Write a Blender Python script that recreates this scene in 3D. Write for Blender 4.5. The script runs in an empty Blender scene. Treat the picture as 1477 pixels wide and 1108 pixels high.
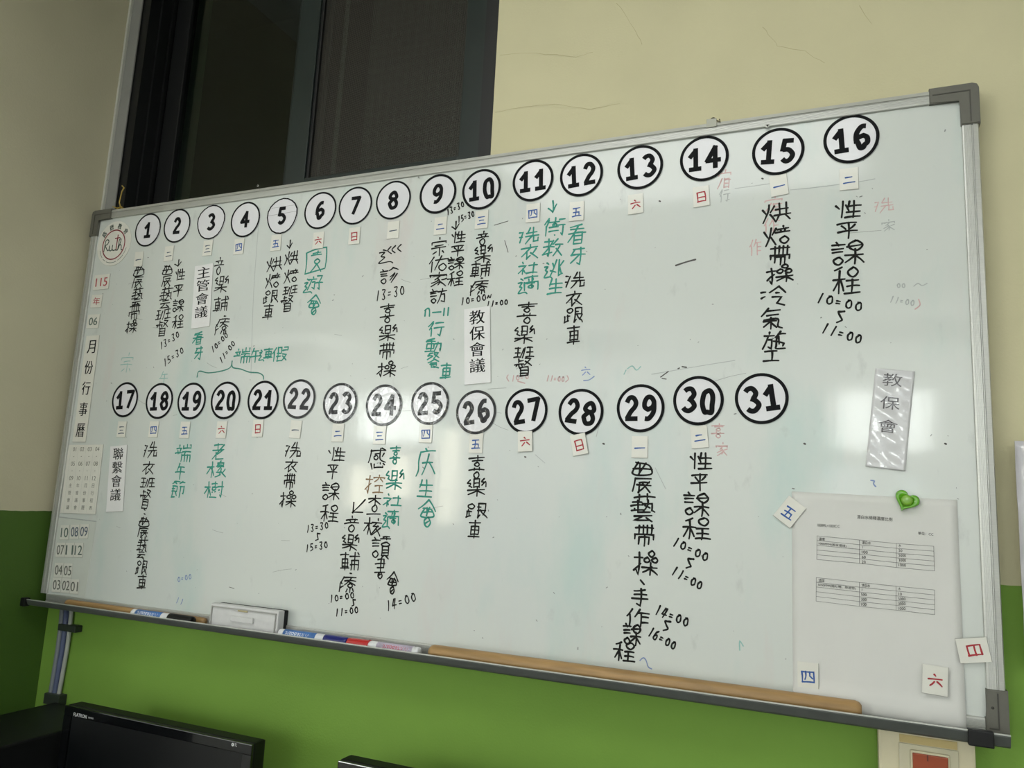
import bpy, bmesh, math, random
from mathutils import Vector, Matrix
random.seed(7)
SC = bpy.context.scene
COL = SC.collection

# ------------------------------------------------------------------ camera
FPX = 1115.117                                  # focal length in pixels of the 1477 x 1108 frame
CAM = Vector((1.59193, -1.20509, 1.43653))
RGT = Vector((0.91979739, 0.38922285, 0.04978281))
DWN = Vector((-0.01566033, 0.16318074, -0.9864719))
FWD = Vector((-0.392081, 0.90657466, 0.15618858))
cd = bpy.data.cameras.new('camera')
cd.sensor_width = 36.0
cd.lens = FPX / 1477.0 * 36.0
cd.clip_start = 0.02
cam = bpy.data.objects.new('camera', cd)
COL.objects.link(cam)
M = Matrix.Identity(4)
for i in range(3):
    M[i][0] = RGT[i]; M[i][1] = -DWN[i]; M[i][2] = -FWD[i]; M[i][3] = CAM[i]
cam.matrix_world = M
SC.camera = cam

# ------------------------------------------------------------------ exposure, world, lamps
SC.view_settings.view_transform = 'Standard'
SC.view_settings.look = 'None'
SC.view_settings.gamma = 1.0
SC.view_settings.use_curve_mapping = False
SC.view_settings.exposure = -1.07
wd = bpy.data.worlds.new('world'); SC.world = wd; wd.use_nodes = True
wd.node_tree.nodes['Background'].inputs[0].default_value = (0.5, 0.55, 0.6, 1)
wd.node_tree.nodes['Background'].inputs[1].default_value = 0.02

PANE_L = 40.0            # radiance of the lit panes high in the far wall
def area(name, loc, target, sx, sy, power, col=(0.965, 0.985, 1.0)):
    l = bpy.data.lights.new(name, 'AREA'); l.shape = 'RECTANGLE'
    l.size = sx; l.size_y = sy; l.energy = power; l.color = col
    o = bpy.data.objects.new(name, l); COL.objects.link(o)
    o.location = loc
    o.rotation_euler = (Vector(target) - Vector(loc)).to_track_quat('-Z', 'Y').to_euler()
    return o
CEIL_Z = 2.9
LAMPS = [(-1.62, -1.33), (1.1, -1.25), (3.5, -2.6)]  # the last lamp is added side fill, kept outside the board's reflection
LAMP_W = [12, 13, 26]
for (lx, ly), pw in zip(LAMPS, LAMP_W):
    area('ceiling_lamp_light', (lx, ly, CEIL_Z - 0.315), (lx, ly, 0), 1.15, 0.55, pw)
for (lx, ly), pw in zip(LAMPS[:2], (16, 5)):  # uplight added only to brighten the ceiling around the first two lamps
    area('ceiling_fill_uplight', (lx, ly, CEIL_Z - 0.24), (lx, ly, 4), 1.0, 0.4, pw)
# unseen fill lamps added to brighten the far wall, whose bounce lights the board
FILL_X = [-3.6, -0.6, 2.4]
for wx in FILL_X:
    area('added_fill_light', (wx, -4.42, 2.72), (wx, -6.0, 1.7), 1.6, 0.12, 210)

# ------------------------------------------------------------------ helpers
def px(u, v, y=0.0):
    """the point at depth y that the photograph shows at pixel (u, v)"""
    d = RGT * ((u - 738.5) / FPX) + DWN * ((v - 554) / FPX) + FWD
    k = (y - CAM.y) / d.y
    return CAM + d * k

def s2l(c):
    c /= 255.0
    return c / 12.92 if c <= 0.04045 else ((c + 0.055) / 1.055) ** 2.4
def rgb(r, g, b):
    return (s2l(r), s2l(g), s2l(b), 1)

MATS = {}
def mat(name, col, rough=0.6, metal=0.0, noise=0.0, nscale=30.0, bump=0.0, bscale=200.0, coat=0.0, coat_rough=0.05,
        emit=None, spec=0.5, stretch=None, bdist=0.001):
    if name in MATS: return MATS[name]
    m = bpy.data.materials.new(name); m.use_nodes = True
    nt = m.node_tree; b = nt.nodes['Principled BSDF']
    b.inputs['Roughness'].default_value = rough
    b.inputs['Metallic'].default_value = metal
    b.inputs['Specular IOR Level'].default_value = spec
    b.inputs['Coat Weight'].default_value = coat
    b.inputs['Coat Roughness'].default_value = coat_rough
    tc = nt.nodes.new('ShaderNodeTexCoord'); mp = nt.nodes.new('ShaderNodeMapping')
    nt.links.new(tc.outputs['Object'], mp.inputs['Vector'])
    if stretch: mp.inputs['Scale'].default_value = stretch
    n = nt.nodes.new('ShaderNodeTexNoise'); n.inputs['Scale'].default_value = nscale; n.inputs['Detail'].default_value = 5
    nt.links.new(mp.outputs['Vector'], n.inputs['Vector'])
    mx = nt.nodes.new('ShaderNodeMix'); mx.data_type = 'RGBA'; mx.blend_type = 'MULTIPLY'
    mx.inputs['Factor'].default_value = 1.0
    mx.inputs['A'].default_value = col
    cr = nt.nodes.new('ShaderNodeMapRange')
    cr.inputs['From Min'].default_value = 0.3; cr.inputs['From Max'].default_value = 0.7
    cr.inputs['To Min'].default_value = 1 - noise; cr.inputs['To Max'].default_value = 1 + noise * 0.5
    nt.links.new(n.outputs['Fac'], cr.inputs['Value'])
    nt.links.new(cr.outputs['Result'], mx.inputs['B'])
    nt.links.new(mx.outputs['Result'], b.inputs['Base Color'])
    if bump:
        n2 = nt.nodes.new('ShaderNodeTexNoise'); n2.inputs['Scale'].default_value = bscale; n2.inputs['Detail'].default_value = 3
        nt.links.new(mp.outputs['Vector'], n2.inputs['Vector'])
        bp = nt.nodes.new('ShaderNodeBump'); bp.inputs['Strength'].default_value = bump; bp.inputs['Distance'].default_value = bdist
        nt.links.new(n2.outputs['Fac'], bp.inputs['Height'])
        nt.links.new(bp.outputs['Normal'], b.inputs['Normal'])
        nt.links.new(bp.outputs['Normal'], b.inputs['Coat Normal'])
    if emit:
        b.inputs['Emission Color'].default_value = emit[0]; b.inputs['Emission Strength'].default_value = emit[1]
    MATS[name] = m
    return m

def link(name, me, m, parent=None, loc=None, kind=None):
    o = bpy.data.objects.new(name, me); COL.objects.link(o)
    if m:
        for x in (m if isinstance(m, (list, tuple)) else [m]): me.materials.append(x)
    if parent: o.parent = parent
    if loc is not None: o.location = loc
    if kind: o['kind'] = kind
    return o

class MB:
    """collects geometry; build() links it as ONE mesh object"""
    def __init__(s): s.bm = bmesh.new()
    def box(s, x0, x1, y0, y1, z0, z1, bev=0.0):
        vs = [s.bm.verts.new((x, y, z)) for x in (x0, x1) for y in (y0, y1) for z in (z0, z1)]
        fs = []
        for f in ((0, 1, 3, 2), (4, 6, 7, 5), (0, 4, 5, 1), (2, 3, 7, 6), (0, 2, 6, 4), (1, 5, 7, 3)):
            fs.append(s.bm.faces.new([vs[i] for i in f]))
        if bev:
            es = list({e for f in fs for e in f.edges})
            bmesh.ops.bevel(s.bm, geom=es, offset=bev, segments=2, affect='EDGES', profile=0.6)
        return s
    def prism(s, prof, a0, a1, axis='x'):
        """closed profile of (p, q) extruded along an axis; axis x: (y,z), y: (x,z), z: (x,y)"""
        def pt(p, q, a):
            return (a, p, q) if axis == 'x' else ((p, a, q) if axis == 'y' else (p, q, a))
        A = [s.bm.verts.new(pt(p, q, a0)) for p, q in prof]; B = [s.bm.verts.new(pt(p, q, a1)) for p, q in prof]
        n = len(prof)
        for i in range(n):
            s.bm.faces.new([A[i], A[(i + 1) % n], B[(i + 1) % n], B[i]])
        s.bm.faces.new(A[::-1]); s.bm.faces.new(B)
        return s
    def cyl(s, p0, p1, r, n=24, r1=None, caps=True):
        p0 = Vector(p0); p1 = Vector(p1); d = (p1 - p0).normalized()
        u = d.orthogonal().normalized(); v = d.cross(u); r1 = r if r1 is None else r1
        A = []; B = []
        for i in range(n):
            a = 2 * math.pi * i / n
            w = u * math.cos(a) + v * math.sin(a)
            A.append(s.bm.verts.new(p0 + w * r)); B.append(s.bm.verts.new(p1 + w * r1))
        for i in range(n): s.bm.faces.new([A[i], A[(i + 1) % n], B[(i + 1) % n], B[i]])
        if caps: s.bm.faces.new(A[::-1]); s.bm.faces.new(B)
        return s
    def lathe(s, prof, origin, axis, n=28):
        """prof: (distance along axis, radius)"""
        o = Vector(origin); d = Vector(axis).normalized(); u = d.orthogonal().normalized(); v = d.cross(u)
        rings = []
        for t, r in prof:
            rings.append([s.bm.verts.new(o + d * t + (u * math.cos(2 * math.pi * i / n) + v * math.sin(2 * math.pi * i / n)) * max(r, 1e-5)) for i in range(n)])
        for a, b in zip(rings, rings[1:]):
            for i in range(n): s.bm.faces.new([a[i], a[(i + 1) % n], b[(i + 1) % n], b[i]])
        s.bm.faces.new(rings[0][::-1]); s.bm.faces.new(rings[-1])
        return s
    def tube(s, pts, r, n=8):
        pts = [Vector(p) for p in pts]; rings = []
        up = Vector((0.13, 0.9, 0.31)).normalized()
        for i, p in enumerate(pts):
            d = (pts[min(i + 1, len(pts) - 1)] - pts[max(i - 1, 0)]).normalized()
            u = d.cross(up).normalized(); v = d.cross(u)
            rings.append([s.bm.verts.new(p + (u * math.cos(2 * math.pi * k / n) + v * math.sin(2 * math.pi * k / n)) * r) for k in range(n)])
        for a, b in zip(rings, rings[1:]):
            for i in range(n): s.bm.faces.new([a[i], a[(i + 1) % n], b[(i + 1) % n], b[i]])
        s.bm.faces.new(rings[0][::-1]); s.bm.faces.new(rings[-1])
        return s
    def build(s, name, m, parent=None, kind=None, smooth=False):
        bmesh.ops.recalc_face_normals(s.bm, faces=s.bm.faces)
        if parent is not None and parent.type == 'EMPTY':
            bmesh.ops.translate(s.bm, verts=s.bm.verts, vec=-Vector(parent.location))
        me = bpy.data.meshes.new(name); s.bm.to_mesh(me); s.bm.free()
        if smooth:
            for p in me.polygons: p.use_smooth = True
        return link(name, me, m, parent, None, kind)

def empty(name, loc, label, cat, group=None):
    o = bpy.data.objects.new(name, None); COL.objects.link(o); o.location = loc
    o.empty_display_size = 0.05
    return tag(o, label, cat, group)
def tag(o, label, cat, group=None):
    o['label'] = label; o['category'] = cat
    if group: o['group'] = group
    return o

# ------------------------------------------------------------------ ink: strokes laid on a plane
# a glyph is a list of strokes on a 10 x 10 grid (x right, y down), each pair of digits a point; '~' = smooth curve
G = {
 'kou': '~501327699571506050', 'ri': '1019 108089 1585 1989', 'mu4': '1019 108089 1383 1686 1989',
 'mu': '0393 5059 5307 5498', 'he': '7021 0494 5159 5418 5488', 'shui': '0242 0545 1862', 'huo': '0235 9164 504409 5599',
 'yan': '3052 0292 1484 1686', 'ren': '7004 4349', 'shou': '0292 505937 0774', 'chuo': '3051 ~12422445187899',
 'zhi': '4003 2393 7419 3599', 'you': '107109 1389', 'che': '0191 2327 238387 2585 2787 0898 5059', 'jin': '1117 118187 5059',
 'qu': '~200608399883612010 3038 6038 0494', 'chen': '1191 1109 3383 2595 ~3539395783 5499', 'li': '5051 1282 3345 7265 0595',
 'wang': '1181 1585 0999 4149', 'yao': '~50137459 8799', 'fang': '5051 0292 4209 44747948', 'yaor': '~602364278398',
 'gen': '1019 107074 1474 1242 1937 ~34568899 8467', 'zu': '2438 2555 0509 0948', 'tu': '1282 5059 0999', 'shi4': '4051 038308 5559 5678',
 'chi': '8013 8135 5459', 'chu': '1181 0494 645938', 'shi3': '1080 5023 ~325548 4406 5509 9364 5599', 'bei': '1017 108087 1383 1585 1787 3709 6799',
 '一': '0595', '二': '2272 0898', '三': '1181 2575 0999', '四': '0109 019199 0999 313427 616486', '五': '1181 4139 157579 0999',
 '六': '4051 0393 4518 6598', '日': '1019 108089 1585 1989', '工': '1181 5158 0898', '手': '7011 1383 0595 505938',
 '平': '0191 2244 8264 0595 5159', '生': '2014 1393 5059 1696 0999', '午': '3014 2282 0595 5259', '衣': '5052 0292 5207 3439 3957 8366 5599',
 '牙': '1181 2104 0494 606948 5408', '書': '2080 8084 0292 2484 5006 0696', '下': '0595', 's': '~90502044674809', 'tilde': '~0733567495 93',
 '~': '~0623457692', 'down': '5058 055893', 'downc': '~10114869 ~69787393', 'sw': '9009 ~02090989',
 'd0': '~501327598896714020', 'd1': '6049', 'd2': '~1250737209 0999', 'd3': '~10707365 ~356587481 9', 'd4': '4006 0696 7039', 'd5': '7020 2014 ~14548719',
 'd6': '~6022072969765416', 'd7': '0171 7029', 'd:': '1363 1767',
}
G['d3'] = '~1060714434 ~446678491 8'.replace('1 8', '18')
G['yao'] = '~50136447 ~47895398'.replace('~47895398', '4799')
# composites: (component, x0, y0, x1, y1) in percent, or raw strokes on the full grid
Cmp = {
 '農': [('qu', 0, 0, 100, 44), ('chen', 5, 48, 100, 100)],
 '藝': ['1191 3032 6062', ('1181 5059 0494 0898 2626', 0, 20, 52, 64), ('404309 037378998 1456'.replace('037378998', '03737899'), 50, 20, 100, 64), ('2080 0393 440888 6599', 12, 68, 88, 100)],
 '帶': ['0191 2024 4044 6064 8084 0406 049496', ('jin', 16, 50, 84, 100)],
 '操': [('shou', 0, 12, 36, 100), ('kou', 55, 0, 82, 24), ('kou', 38, 26, 64, 48), ('kou', 70, 26, 98, 48), ('mu', 36, 50, 100, 100)],
 '性': ['1224 3039 4255', ('生', 45, 0, 100, 100)],
 '課': [('yan', 0, 0, 42, 66), ('kou', 6, 68, 38, 98), ('~501327699571506050 0594', 50, 2, 96, 42), ('mu', 44, 38, 100, 100)],
 '程': [('he', 0, 0, 44, 100), ('kou', 52, 0, 92, 36), ('wang', 46, 44, 100, 100)],
 '班': [('wang', 0, 0, 34, 95), '4238 5149', ('wang', 62, 0, 100, 95)],
 '督': [('4044 4282 0595 4559 2617 7688', 0, 0, 52, 52), ('you', 54, 0, 100, 42), ('mu4', 26, 52, 84, 100)],
 '音': ['5051 1282 3243 7264 0494', ('kou', 28, 54, 74, 100)],
 '樂': [('yao', 0, 5, 28, 52), ('1019 108089 1585 1989', 34, 0, 68, 50), ('yaor', 70, 0, 100, 52), ('mu', 8, 50, 92, 100)],
 '輔': [('che', 0, 0, 44, 100), ('0292 5059 1419 148489 1686 7081', 50, 0, 100, 100)],
 '療': ['5060 2292 220509 0415 0726', ('0393 5009 3498', 28, 26, 98, 62), ('kou', 48, 54, 82, 78), ('5059 2318 7388', 36, 72, 94, 100)],
 '烘': [('huo', 0, 0, 44, 100), ('1383 3036 7076 0696 3619 6699', 42, 0, 100, 100)],
 '焙': [('huo', 0, 0, 44, 100), ('li', 44, 0, 100, 58), ('kou', 56, 62, 92, 100)],
 '跟': [('kou', 6, 0, 40, 34), ('zu', 2, 0, 46, 100), ('gen', 50, 0, 100, 100)],
 '車': [('che', 0, 0, 100, 100)],
 '園': ['0109 019098 0998', ('5053 1282 0494', 26, 10, 76, 42), ('kou', 38, 42, 66, 62), '5629 5679'],
 '遊': [('chuo', 0, 12, 50, 100), ('fang', 26, 0, 64, 76), ('107044 445938 0595', 62, 0, 100, 78)],
 '會': ['5003 5094', ('~210608399883612010 4048 6048 2484', 14, 30, 88, 64), ('kou', 32, 66, 72, 100), '4867'],
 '端': [('li', 0, 5, 42, 90), ('4045 0206 0696 9196', 50, 0, 98, 36), ('0090 4023 0309 039399 3339 6369', 46, 42, 100, 100)],
 '連': [('chuo', 0, 12, 46, 100), ('che', 38, 0, 100, 82)],
 '假': [('ren', 0, 0, 28, 100), ('1019 107074 1474 1676 1989', 30, 0, 66, 100), ('1080 8084 0484', 68, 0, 100, 50), ('you', 66, 48, 100, 100)],
 '巡': [('3051 ~12422445187899', 0, 20, 66, 100), ('~702488', 34, 10, 58, 52), ('~702488', 56, 8, 78, 50), ('~702488', 78, 6, 100, 46)],
 '診': [('yan', 0, 6, 42, 66), ('kou', 8, 68, 38, 98), ('4004 4094', 48, 0, 100, 36), ('6003 7116 9128', 56, 36, 92, 100)],
 '喜': ['0191 5052 2282', ('kou', 32, 28, 68, 48), '3536 6566', '0696', ('kou', 32, 72, 70, 100)],
 '宗': ['5051 0203 029293 2474 0595 5559 3718 7788'],
 '佑': [('ren', 0, 0, 28, 100), ('0292 4008', 30, 0, 100, 100), ('kou', 48, 48, 90, 96)],
 '家': ['5051 0203 029293', ('shi3', 14, 26, 100, 100)],
 '訪': [('yan', 0, 0, 42, 66), ('kou', 6, 68, 38, 98), ('fang', 48, 0, 100, 100)],
 '行': [('chi', 0, 0, 36, 100), ('chu', 42, 0, 100, 100)],
 '動': [('8011 0292 1484 1417 8487 1787 0999 5159', 0, 0, 58, 100), ('0383 838977 4209', 60, 15, 100, 100)],
 '餐': [('3080 4003 2474 8408', 0, 0, 50, 42), ('you', 52, 0, 98, 38), ('5003 5093 2575 3474 3438 7477 3676 3869 5799', 8, 42, 94, 100)],
 '洗': [('shui', 0, 0, 30, 100), ('3013 1383 5055 0595 4509 65689896', 32, 0, 100, 100)],
 '社': [('shi4', 0, 0, 42, 100), ('tu', 46, 12, 100, 92)],
 '適': [('chuo', 0, 14, 48, 100), ('5051 0191 3233 6263 0409 049499 2575 5158', 36, 0, 98, 82), ('kou', 54, 52, 80, 70)],
 '衛': [('chi', 0, 0, 24, 100), ('0292 5054 0595 0797 5959', 26, 0, 70, 100), ('kou', 36, 32, 60, 52), ('chu', 68, 0, 100, 100)],
 '教': [('1181 4044 0494 8108 3474 555948 0887', 0, 0, 54, 100), ('zhi', 52, 0, 100, 100)],
 '逃': [('chuo', 0, 12, 48, 100), ('4009 606998 1224 0647 9164 6488', 38, 0, 100, 86)],
 '看': ['7011 1282 0494 5108', ('mu4', 30, 42, 86, 100)],
 '節': [('2004 1151 2235 7054 6191', 0, 0, 100, 30), ('1019 107074 1474 1242 1959 5578', 0, 32, 56, 100), ('1080 808666 1019', 62, 32, 98, 100)],
 '老': ['1181 4044 0494 9109', '3638 353999 8446'],
 '橡': [('mu', 0, 0, 38, 100), '6043', ('ri', 50, 14, 88, 36), ('5024 5247 5515 5719 8366 5599', 40, 30, 100, 100)],
 '樹': [('mu', 0, 0, 32, 100), ('1181 5053 2383 2636 7666 0999', 32, 0, 68, 100), ('kou', 40, 36, 62, 58), ('0393 606948 2545', 68, 0, 100, 100)],
 '感': [('1191 1109 ~60667899 8375 7091 3363', 0, 0, 100, 70), ('kou', 28, 34, 54, 56), ('0219 23288886 6263 8294', 18, 66, 96, 100)],
 '控': [('shou', 0, 0, 38, 100), ('5051 0203 029293 4316 6386', 42, 0, 100, 50), ('工', 48, 52, 100, 100)],
 '查': [('mu', 4, 0, 96, 52), ('kou', 30, 52, 72, 88), '0999'],
 '核': [('mu', 0, 0, 42, 100), ('5051 0292 4214 1464 6409 8519 5699', 44, 0, 100, 100)],
 '讀': [('yan', 0, 0, 42, 66), ('kou', 6, 68, 38, 98), ('2080 5053 0292', 46, 0, 100, 40), ('kou', 50, 24, 98, 44), ('bei', 54, 44, 96, 100)],
 '書': ['2080 8084 0292 2484 5056 0696', ('kou', 28, 66, 76, 100), '3867'],
 '慶': ['4051 2191 ~21141709 3585 6239 6599'],
 '冷': [('0242 0645', 0, 10, 36, 90), ('5003 5093 4363 257558 5899', 34, 0, 100, 100)],
 '氣': ['3003 2181 2373 ~15757899', ('mu', 6, 46, 70, 100)],
 '施': [('fang', 0, 0, 46, 100), '7053 6191', ('0385 8577 4056 ~20272999', 46, 28, 100, 100)],
 '作': [('ren', 0, 0, 30, 100), ('3004 2292 4249 4484 4787', 36, 0, 100, 100)],
 '高': ['5051 0191 0409 049499'], '宿': ['5051 0203 029293 3409 5595', ('ri', 44, 50, 90, 100)],
}
def parse(s):
    out = []
    for w in s.split():
        sm = w[0] == '~'
        if sm: w = w[1:]
        out.append((sm, [(int(w[i]) / 9.0, int(w[i + 1]) / 9.0) for i in range(0, len(w) - 1, 2)]))
    return out
def glyph(ch):
    out = []
    if ch in Cmp:
        for e in Cmp[ch]:
            if isinstance(e, str): out += parse(e)
            else:
                n, x0, y0, x1, y1 = e
                for sm, pts in parse(G.get(n, n)):
                    out.append((sm, [((x0 + (x1 - x0) * p) / 100.0, (y0 + (y1 - y0) * q) / 100.0) for p, q in pts]))
        return out
    return parse(G[ch])
def catmull(p, k=5):
    if len(p) < 3: return p
    closed = math.hypot(p[0][0] - p[-1][0], p[0][1] - p[-1][1]) < 1e-6
    o = []
    for i in range(len(p) - 1):
        a = p[i - 1] if i > 0 else (p[-2] if closed else p[0])
        b, c = p[i], p[i + 1]
        d = p[i + 2] if i + 2 < len(p) else (p[1] if closed else p[-1])
        for j in range(k):
            t = j / k
            o.append(tuple(0.5 * (2 * b[m] + (c[m] - a[m]) * t + (2 * a[m] - 5 * b[m] + 4 * c[m] - d[m]) * t * t + (3 * b[m] - a[m] - 3 * c[m] + d[m]) * t ** 3) for m in (0, 1)))
    o.append(p[-1])
    return o

class Ink:
    """flat ribbons of ink on a plane facing -y; points are (x, z)"""
    def __init__(s, y=-0.0003): s.v = []; s.f = []; s.y = y; s.n = 0
    def stroke(s, pts, w, cap='round', vary=0.0, taper=0.0):
        p = [Vector(pts[0])]
        for q in pts[1:]:
            if (Vector(q) - p[-1]).length > w * 0.08: p.append(Vector(q))
        if len(p) < 2: p.append(p[0] + Vector((w * .3, 0)))
        s.n += 1
        y = s.y - 0.000003 * (s.n % 30)
        N = len(p); closed = N > 4 and (p[0] - p[-1]).length < w * 0.2
        if closed: p.pop(); N -= 1
        L = []; R = []
        for i in range(N):
            if closed: d0 = (p[i] - p[i - 1]).normalized(); d1 = (p[(i + 1) % N] - p[i]).normalized()
            else:
                d0 = (p[i] - p[max(i - 1, 0)]); d1 = (p[min(i + 1, N - 1)] - p[i])
                d0 = (d0 if d0.length else d1).normalized(); d1 = (d1 if d1.length else d0).normalized()
            t = d0 + d1
            t = t.normalized() if t.length > 0.2 else d0
            n = Vector((-t.y, t.x)); k = 1 / max(0.62, abs(n.dot(Vector((-d0.y, d0.x)))))
            r = w * 0.5 * k * (1 + vary * math.sin(s.n * 1.7 + i * .8)) * (1 + taper * (0.45 - i / (N - 1)))
            L.append(p[i] + n * r); R.append(p[i] - n * r)
        k = len(s.v)
        for i in range(N):
            s.v.append((L[i].x, y, L[i].y)); s.v.append((R[i].x, y, R[i].y))
        M_ = N if closed else N - 1
        for i in range(M_):
            a = k + 2 * i; b = k + 2 * ((i + 1) % N)
            s.f.append((a, a + 1, b + 1, b))
        if cap == 'round' and not closed:
            for e, (c, l, r_) in ((0, (p[0], L[0], R[0])), (1, (p[-1], R[-1], L[-1]))):
                k = len(s.v); v0 = l - c; m = 5
                for j in range(m + 1):
                    a = math.pi * j / m; ca, sa = math.cos(a), math.sin(a)
                    s.v.append((c.x + v0.x * ca - v0.y * sa, y, c.y + v0.x * sa + v0.y * ca))
                s.f.append(tuple(range(k, k + m + 1)))
    def char(s, ch, cx, cz, w, h, sw, rot=0.0, slant=0.0, cap='round', jit=0.0, vary=0.1, bow=0.05, taper=0.3):
        c, sn = math.cos(rot), math.sin(rot)
        for sm, pts in glyph(ch):
            q = []
            ox, oy = random.uniform(-jit, jit), random.uniform(-jit, jit)
            for u, v in pts:
                x = (u - 0.5 + ox + random.uniform(-jit, jit) * 0.6) * w; z = (0.5 - v + oy + random.uniform(-jit, jit) * 0.6) * h
                x += slant * z
                q.append((cx + x * c - z * sn, cz + x * sn + z * c))
            if sm: q = catmull(q)
            elif bow:
                r_ = []
                for a, b_ in zip(q, q[1:]):
                    dx, dz = b_[0] - a[0], b_[1] - a[1]; k = random.uniform(-.2, 1) * bow
                    for t in (0, .25, .5, .75):
                        g_ = k * 4 * t * (1 - t); r_.append((a[0] + dx * t - dz * g_, a[1] + dz * t + dx * g_))
                q = r_ + [q[-1]]
            s.stroke(q, sw, cap, vary, taper)
    def shape(s, outer, fan=True):
        k = len(s.v)
        for x, z in outer: s.v.append((x, s.y, z))
        s.f.append(tuple(range(k, k + len(outer))))
    def ring(s, cx, cz, r0, r1, n=56, wob=0.0, a0=0, a1=2 * math.pi):
        k = len(s.v)
        for i in range(n + 1):
            a = a0 + (a1 - a0) * i / n
            q = 1 + wob * math.sin(3 * a + cx * 50) + wob * 0.6 * math.sin(5 * a + cz * 90)
            for r in (r0, r1): s.v.append((cx + r * q * math.cos(a), s.y, cz + r * q * math.sin(a)))
        for i in range(n): s.f.append((k + 2 * i, k + 2 * i + 1, k + 2 * i + 3, k + 2 * i + 2))
    def build(s, name, m, parent=None, off=(0, 0, 0), label=None, kind=None):
        me = bpy.data.meshes.new(name)
        me.from_pydata([(x - off[0], y - off[1], z - off[2]) for x, y, z in s.v], [], s.f); me.update()
        # all faces look towards the room
        bm = bmesh.new(); bm.from_mesh(me)
        fl = [f for f in bm.faces if f.normal.y > 0]
        bmesh.ops.reverse_faces(bm, faces=fl); bm.to_mesh(me); bm.free()
        o = link(name, me, m, parent, None, kind)
        if label: o['label'] = label
        return o

TXT = {}
def text_geo(t, bold=0.0):
    """outline of printed lettering: verts (x, z), faces, size"""
    bold = 0.0
    if (t, bold) in TXT: return TXT[(t, bold)]
    c = bpy.data.curves.new('lettering', 'FONT'); c.body = t; c.offset = bold; c.resolution_u = 3
    o = bpy.data.objects.new('lettering', c); COL.objects.link(o)
    bpy.context.view_layer.update()
    dg = bpy.context.evaluated_depsgraph_get()
    me = o.evaluated_get(dg).to_mesh()
    v = [(a.co.x, a.co.y) for a in me.vertices]; f = [tuple(p.vertices) for p in me.polygons]
    o.evaluated_get(dg).to_mesh_clear()
    bpy.data.objects.remove(o); bpy.data.curves.remove(c)
    x0 = min(p[0] for p in v); x1 = max(p[0] for p in v); y0 = min(p[1] for p in v); y1 = max(p[1] for p in v)
    r = ([(p[0] - (x0 + x1) / 2, p[1] - (y0 + y1) / 2) for p in v], f, x1 - x0, y1 - y0)
    TXT[(t, bold)] = r
    return r
def ink_text(ink, t, cx, cz, w=None, h=None, rot=0.0, bold=0.0):
    v, f, tw, th = text_geo(t, bold)
    sx = w / tw if w else h / th; sz = h / th if h else sx
    c, s = math.cos(rot), math.sin(rot)
    for m, dx in enumerate((0, bold * th, -bold * th) if bold else (0,)):
        k = len(ink.v)
        for x, z in v:
            x = (x + dx) * sx; z *= 1
            zz = z * sz
            ink.v.append((cx + x * c - zz * s, ink.y - .000004 * m, cz + x * s + zz * c))
        ink.f += [tuple(k + i for i in q) for q in f]

# ------------------------------------------------------------------ materials
def wall_mat(name, split, cream, green):
    m = mat(name, cream, rough=0.75, noise=0.05, nscale=6, bump=0.25, bscale=260, bdist=0.0012)
    nt = m.node_tree
    mx = [n for n in nt.nodes if n.type == 'MIX'][0]
    geo = nt.nodes.new('ShaderNodeNewGeometry'); sp = nt.nodes.new('ShaderNodeSeparateXYZ')
    nt.links.new(geo.outputs['Position'], sp.inputs[0])
    wob = nt.nodes.new('ShaderNodeTexNoise'); wob.inputs['Scale'].default_value = 25
    nt.links.new(geo.outputs['Position'], wob.inputs['Vector'])
    ma = nt.nodes.new('ShaderNodeMath'); ma.operation = 'MULTIPLY_ADD'; ma.inputs[1].default_value = 0.006
    nt.links.new(wob.outputs['Fac'], ma.inputs[0]); nt.links.new(sp.outputs['Z'], ma.inputs[2])
    gt = nt.nodes.new('ShaderNodeMath'); gt.operation = 'LESS_THAN'; gt.inputs[1].default_value = split
    nt.links.new(ma.outputs[0], gt.inputs[0])
    cm = nt.nodes.new('ShaderNodeMix'); cm.data_type = 'RGBA'
    cm.inputs['A'].default_value = cream; cm.inputs['B'].default_value = green
    nt.links.new(gt.outputs[0], cm.inputs['Factor'])
    nt.links.new(cm.outputs['Result'], mx.inputs['A'])
    return m
CREAM = rgb(202, 196, 160); GREEN = rgb(116, 156, 58)
wallm = wall_mat('wall_paint', 1.368, CREAM, GREEN)
pillm = wall_mat('shaded_side_wall_paint', 1.378, rgb(196, 190, 162), rgb(66, 98, 26))  # greyer beige paint; the pillar's shade is put into both tones, mostly the green
plain = mat('white_plaster', rgb(224, 225, 222), rough=0.8, noise=0.04, nscale=5)
floorm = mat('floor_vinyl', rgb(138, 138, 134), rough=0.4, noise=0.1, nscale=8)
ceilm = mat('ceiling_board', rgb(232, 232, 224), rough=0.85, noise=0.05, nscale=40)
tbar = mat('ceiling_bar', rgb(225, 226, 222), rough=0.4)
alu = mat('brushed_aluminium', rgb(196, 197, 192), rough=0.38, metal=0.55, noise=0.08, nscale=60, stretch=(1, 1, 30))
alud = mat('tray_aluminium', rgb(92, 96, 93), rough=0.5, metal=0.4, noise=0.1, nscale=40)
capm = mat('grey_cap_plastic', rgb(98, 97, 88), rough=0.45, noise=0.06, nscale=90)
blackp = mat('black_plastic', rgb(13, 14, 15), rough=0.5, noise=0.1, nscale=50, spec=.35)
framem = mat('dark_window_frame', rgb(20, 31, 29), rough=0.35, noise=0.1, nscale=20)
framed = mat('black_window_frame', rgb(8, 9, 11), rough=0.5, noise=0.1, nscale=20)
trimw = mat('pale_trim', rgb(190, 190, 180), rough=0.5, noise=0.05)
trimg = mat('grey_trim', rgb(140, 140, 136), rough=0.5, noise=0.05)
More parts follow.
